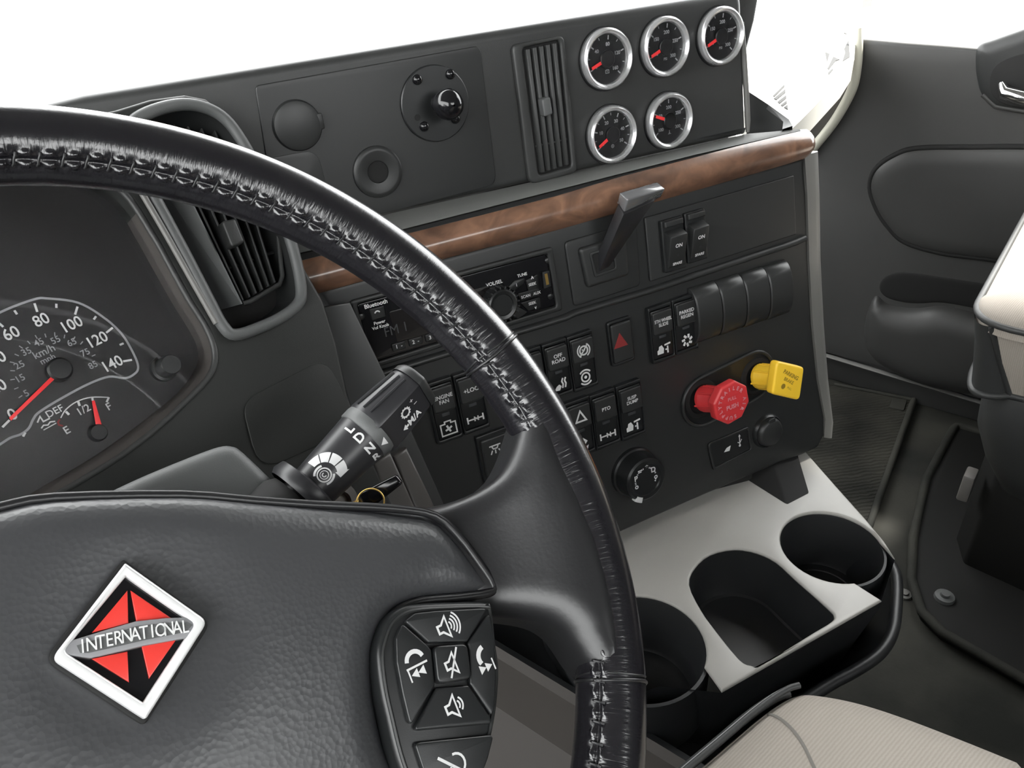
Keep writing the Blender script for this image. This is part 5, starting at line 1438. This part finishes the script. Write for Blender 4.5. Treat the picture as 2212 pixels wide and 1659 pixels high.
# outline of the grey top, running into both cup openings
n1, n2 = tp_([(1893, 1170)])[0], tp_([(1848, 1262)])[0]
a1, a2 = ang(C1, n1), ang(C1, n2)
a2u = a2
while a2u < a1: a2u += 360
c1arc = [(C1[0]+RC*math.cos(R_(a1+(a2u-a1)*k/40)), C1[1]+RC*math.sin(R_(a1+(a2u-a1)*k/40))) for k in range(41)]
m1 = arc3[-1]; m1a = ang(C3, m1)
m2 = (C3[0]-R3*.97, C3[1]-R3*.24); m2a = ang(C3, m2)
m2u = m2a
while m2u < m1a: m2u += 360
c3arc = [(C3[0]+R3*math.cos(R_(m1a+(m2u-m1a)*k/40)), C3[1]+R3*math.sin(R_(m1a+(m2u-m1a)*k/40))) for k in range(41)]
rightside = tp_([(1700, 925), (1745, 980), (1798, 1040), (1870, 1120), (1910, 1168), (1934, 1205)])
frontR, frontL = tp_([(1905, 1296)])[0], tp_([(1560, 1492)])[0]
print('frontL', frontL, 'C3', C3, R3, 'm2', m2)
leftpts = [(m2[0]-.010, m2[1]-.006), (C3[0]-R3-.005, C3[1]-.01), (C3[0]-R3+.006, C3[1]+R3*.8), (C3[0]-R3+.06, C3[1]+R3+.08), (.0, .30), (.12, .30)]
topo = leftpts[::-1][:0] + rightside + c1arc + [frontR, frontL] + c3arc + leftpts
bin_px = [(1489, 1262), (1501, 1226), (1534, 1197), (1587, 1185), (1636, 1193), (1677, 1213), (1718, 1250), (1788, 1312), (1802, 1329), (1796, 1342), (1755, 1367), (1650, 1431), (1622, 1436), (1596, 1422), (1546, 1361), (1514, 1316)]
bn = spline(tp_(bin_px), 3)
part('tray_top', plate([topo, bn], -.005, 0, .0022, 3), MAT['tray'], cup.o)
def well(loop, depth, sc, z0=-.002, floor_mat='traydark', nm='bin'):
    cx = sum(p[0] for p in loop)/len(loop); cy = sum(p[1] for p in loop)/len(loop)
    rl = []
    for f, z in ((1.0, z0), (1.0, -.006), (.5*(1+sc), -depth*.6), (sc, -depth+.006), (sc*.97, -depth+.001), (sc*.92, -depth)):
        rl.append([(cx+(x-cx)*f, cy+(y-cy)*f, z) for x, y in loop])
    part(nm, quad_strip(rl, 40, True), MAT['traydark'], cup.o)
    part(nm + '_floor', pydata([(x, y, -depth) for x, y, _ in rl[-1]], [list(range(len(loop)))], sm=False), MAT[floor_mat], cup.o)
well(bn, .062, .93, nm='bin')
def cupwell(c, r, depth):
    me = lathe([(r*1.06, -depth), (r*1.07, -.012), (r*1.05, -.0045), (r*1.0, -.004), (r*.985, -.006), (r*.93, -depth*.7), (r*.90, -depth+.004), (r*.86, -depth+.001), (r*.70, -depth+.001), (r*.68, -depth), (0, -depth)], 56, 40)
    o = part('cup_well', me, MAT['traydark'], cup.o); o.location = (c[0], c[1], 0)
cupwell(C1, RC, .075); cupwell(C3, R3, .075)
per = [rightside[0], rightside[1], rightside[2], rightside[3], rightside[5], frontR, frontL, (m2[0]+.03, m2[1]-.02), leftpts[1], leftpts[2], leftpts[3]]
cxm, cym = -.04, .1
def inset(P, k, z): return [(cxm+(x-cxm)*k, cym+(y-cym)*k, z) for x, y in P]
lo = [(x, y, -.10) for x, y in per]
part('body', quad_strip([[(x, y, -.003) for x, y in per], [(x*.995, y, -.012) for x, y in per], inset(per, .90, -.10), inset(per, .70, -TZ)], 40), MAT['traydark'], cup.o)
fp = tp_([(1920, 1210), (1937, 1250), (1936, 1318), (1927, 1370), (1899, 1413), (1847, 1449), (1790, 1480), (1700, 1540), (1600, 1620)], -.055)
part('base_flange', tube([(x, y, -.055) for x, y in spline(fp, 4, False)], .006, 10), MAT['traydark'], cup.o)
part('flange_skirt', quad_strip([[(x, y, -.055) for x, y in fp], inset(fp, .80, -.12), inset(fp, .72, -TZ)]), MAT['traydark'], cup.o)
# dark posts that carry the stack above the tray
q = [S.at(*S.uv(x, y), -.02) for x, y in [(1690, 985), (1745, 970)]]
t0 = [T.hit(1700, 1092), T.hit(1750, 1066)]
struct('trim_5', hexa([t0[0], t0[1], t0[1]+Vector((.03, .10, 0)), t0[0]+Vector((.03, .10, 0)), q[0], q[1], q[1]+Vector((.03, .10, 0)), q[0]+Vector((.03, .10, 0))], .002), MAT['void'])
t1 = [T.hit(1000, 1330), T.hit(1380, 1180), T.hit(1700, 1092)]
struct('shade_curtain', quad_strip([[tuple(p + Vector((.02, .05, -.0))) for p in t1], [tuple(p + Vector((.05, .06, .14))) for p in t1]]), MAT['void'])  # black sheet standing in for the deep shade under the stack

# ================================================================== SEATS
ZS = .93-.42
SP = Plane((0, 0, ZS), (1, 0, 0), (0, 1, 0))
ds = On(SP, 1740, 1480, 'driver_seat', 'beige ribbed fabric seat cushion with dark piping at the lower right corner', 'seat')
dsp = lambda P, z=0: ds.pts(P, z)
fo = dsp([(1300, 1815), (1400, 1722), (1480, 1652), (1560, 1585), (1640, 1518), (1690, 1483), (1722, 1469), (1762, 1467), (1850, 1482), (1950, 1512), (2080, 1560), (2212, 1612)])
back = [(fo[-1][0]+.03, -.36), (-.38, -.36)]
so_ = spline(fo, 4, False) + rpoly([(fo[-1][0]+.012, -.25), (fo[-1][0]+.005, -.52), (-.28, -.52), (-.30, -.08)], .03)
def crown(q, d): return .012*np.clip(d/.12, 0, 1)
part('cushion', puff(so_, .030, .022, .015, base=lambda q: -.022+0*q[:, 0], skirt=.09, dome=crown), MAT['fabric'], ds.o)
pf = spline(fo, 4, False)[:26]
part('piping', tube([(x, y, -.006) for x, y in pf], .0020, 8), MAT['seatdark'], ds.o, label='dark piping along the front edge')
part('piping', tube([(x-.0038, y+.0042, -.0125) for x, y in pf], .0030, 8), MAT['seatdark'], ds.o, label='dark piping along the front edge')
part('edge_thread', tube([(x-.0014, y+.0022, -.0058) for x, y in pf], .0006, 6), MAT['pale'], ds.o)
cr_ = dsp([(1664, 1520), (1690, 1552), (1716, 1588), (1736, 1622), (1756, 1668), (1790, 1740)], .0)
crs = [(x, y) for x, y in spline(cr_, 5, False)]
def edge_d(x, y): return min(math.hypot(x-a, y-b) for a, b in spline(fo, 10, False))
def surf_z(x, y):
    d = edge_d(x, y); t = min(d/.030, 1); return -.022 + .022*math.sqrt(1-(1-t)**2) + .012*min(d/.12, 1)
part('crease_seam', tube([(x, y, surf_z(x, y)-.0003) for i, (x, y) in enumerate(crs)], .0011, 6), MAT['seam'], ds.o)
part('seat_frame', box(-.30, .03, -.50, .02, -ZS, -.10, .02), MAT['seatbase'], ds.o)

PS_ = Plane((0, 0, ZS), (1, 0, 0), (0, 1, 0))
ps = On(PS_, 2135, 652, 'passenger_seat', 'pale passenger seat cushion over a dark skirt beside the door', 'seat')
c0x, c0y = ps.uv(2129, 655)
c1x, c1y = ps.uv(2212, 572)
print('pass corner', c0x+ps.a, c0y+ps.b, c1x+ps.a, c1y+ps.b)
po = rpoly([(c0x-.012, c0y+.010), (c0x+.03, c0y-.50), (c0x+.44, c0y-.50), (c0x+.44, c0y+.012)], [.05, .04, .04, .04], 8)
part('cushion', puff(po, .035, .020, .03, base=lambda q: -.020+0*q[:, 0], skirt=.012), MAT['fabric'], ps.o)
part('piping', tube([(x, y, -.020) for x, y in po], .004, 8, closed=True), MAT['seatdark'], ps.o)
def sc_(P, k, z, sh=(0, 0)):
    cx = sum(p[0] for p in P)/len(P); cy = sum(p[1] for p in P)/len(P)
    return [(cx+(x-cx)*k+sh[0], cy+(y-cy)*k+sh[1], z) for x, y in P]
part('skirt', quad_strip([sc_(po, .80, -.03), sc_(po, .86, -.116), sc_(po, .885, -.14), sc_(po, .87, -.18), sc_(po, .80, -.23), sc_(po, .70, -.28), sc_(po, .60, -.30)], 50, True), MAT['seatdark'], ps.o, label='dark vinyl skirt')
z0_, z1_ = -.024, -.118
ft = spline([(c0x-.003, c0y-.014), (c0x-.004, c0y-.004), (c0x+.004, c0y+.005), (c0x+.03, c0y+.010), (c0x+.10, c0y+.012), (c0x+.38, c0y+.012)], 5, False)
fb_ = spline([(c0x+.026, c0y-.050), (c0x+.014, c0y-.030), (c0x+.016, c0y-.014), (c0x+.04, c0y-.006), (c0x+.10, c0y-.003), (c0x+.36, c0y-.003)], 5, False)
part('front_bolster', quad_strip([[(x, y, z0_) for x, y in ft], [(*lerp(a_, b_, .4), -.055) for a_, b_ in zip(ft, fb_)], [(*lerp(a_, b_, .8), -.095) for a_, b_ in zip(ft, fb_)], [(x, y, z1_) for x, y in fb_]], 60), MAT['seatdark'], ps.o, label='dark vinyl front bolster')
st_ = [(c0x-.003, c0y-.012), (c0x+.006, c0y-.12), (c0x+.018, c0y-.28), (c0x+.032, c0y-.48)]
sb_ = [(c0x+.026, c0y-.048), (c0x+.030, c0y-.12), (c0x+.036, c0y-.28), (c0x+.050, c0y-.48)]
part('side_panel', quad_strip([[(x, y, z0_) for x, y in st_], [(*[q - .003 if k == 0 else q for k, q in enumerate(lerp(a_, b_, .5))], -.07) for a_, b_ in zip(st_, sb_)], [(x, y, z1_) for x, y in sb_]], 60), MAT['fabric'], ps.o)
part('piping', tube([(x, y, z1_) for x, y in sb_[::-1]] + [(x, y, z1_) for x, y in fb_[2:]], .0045, 8), MAT['seatdark'], ps.o)
part('piping', tube([(*lerp(st_[0], sb_[0], t), z0_ + (z1_-z0_)*t) for t in (0, .25, .5, .75, 1)], .0035, 8), MAT['seatdark'], ps.o)
fb = lambda P: [(min(FL.uv(x, y)[0], 1.40)-ps.a, FL.uv(x, y)[1]-ps.b) for x, y in P]
bo = fb([(2092, 868), (2050, 950), (1996, 1052), (1967, 1180), (1963, 1270), (1985, 1340), (2030, 1385), (2212, 1492), (2400, 1600), (2900, 1400), (2500, 800)])
part('base_plate', plate(rpoly(bo, .012), -ZS, -ZS+.018, .005), MAT['seatbase'], ps.o)
part('base_lip', tube([(x, y, -ZS+.018) for x, y in rpoly(bo, .012)], .007, 8, closed=True), MAT['rubber'], ps.o)
bi = fb([(2125, 1000), (2060, 1180), (2075, 1235), (2300, 1340), (2700, 1300), (2500, 900)])
part('pedestal', plate(rpoly(bi, .01), -ZS+.01, -.30, .006), MAT['seatbase'], ps.o)
bx_ = fb([(2033, 1310)])[0]
part('bolt', lathe([(0, .010), (.006, .010), (.007, .006), (.013, .005), (.014, .0)], 18), MAT['shroud'], ps.o).location = (bx_[0], bx_[1], -ZS+.018)
bk = ps.M.inverted() @ depth_point(2078, 1040, 1.12)
bq = [bk + Vector(q) for q in [(-.02, -.015, -.02), (.02, -.015, -.025), (.02, .0, -.025), (-.02, .0, -.02), (-.012, -.015, .02), (.022, -.015, .015), (.022, .0, .015), (-.012, .0, .02)]]
part('slide_bracket', hexa(bq, .003), MAT['taupe'], ps.o)

# ================================================================== FLOOR MAT
fm = On(FL, 1850, 980, 'floor_mat', 'dusty ribbed rubber mat in the passenger footwell left of the seat base', 'mat')
fmo = fm.pts([(1640, 805), (1972, 872), (1888, 1108), (1850, 1220), (1640, 1200)])
part('mat_sheet', plate(rpoly(fmo, .01), 0, .008, .002), MAT['ribbed'], fm.o)
part('raised_edge', tube([(*p, .009) for p in fm.pts([(1972, 872), (1888, 1108), (1850, 1220)])], .006, 8), MAT['rubber'], fm.o)
part('raised_edge', tube([(*p, .009) for p in fm.pts([(1800, 838), (1972, 872)])], .004, 8), MAT['rubber'], fm.o)
part('corner_pad', plate(rpoly(fm.pts([(1926, 868), (1957, 875), (1950, 896), (1918, 889)]), .003), .006, .011, .001), MAT['rubber'], fm.o)
for px, py in [(1936, 1240), (1953, 1285)]:
    p = flr(px, py)
bv = On(FL, 1953, 1285, 'floor_bolt', 'small pale bolt head in the floor beside the console corner', 'bolt')
part('bolt_head', lathe([(0, .006), (.005, .006), (.006, .004), (.010, .003), (.011, 0)], 16), MAT['trimgrey'], bv.o)
bpy.context.view_layer.update()
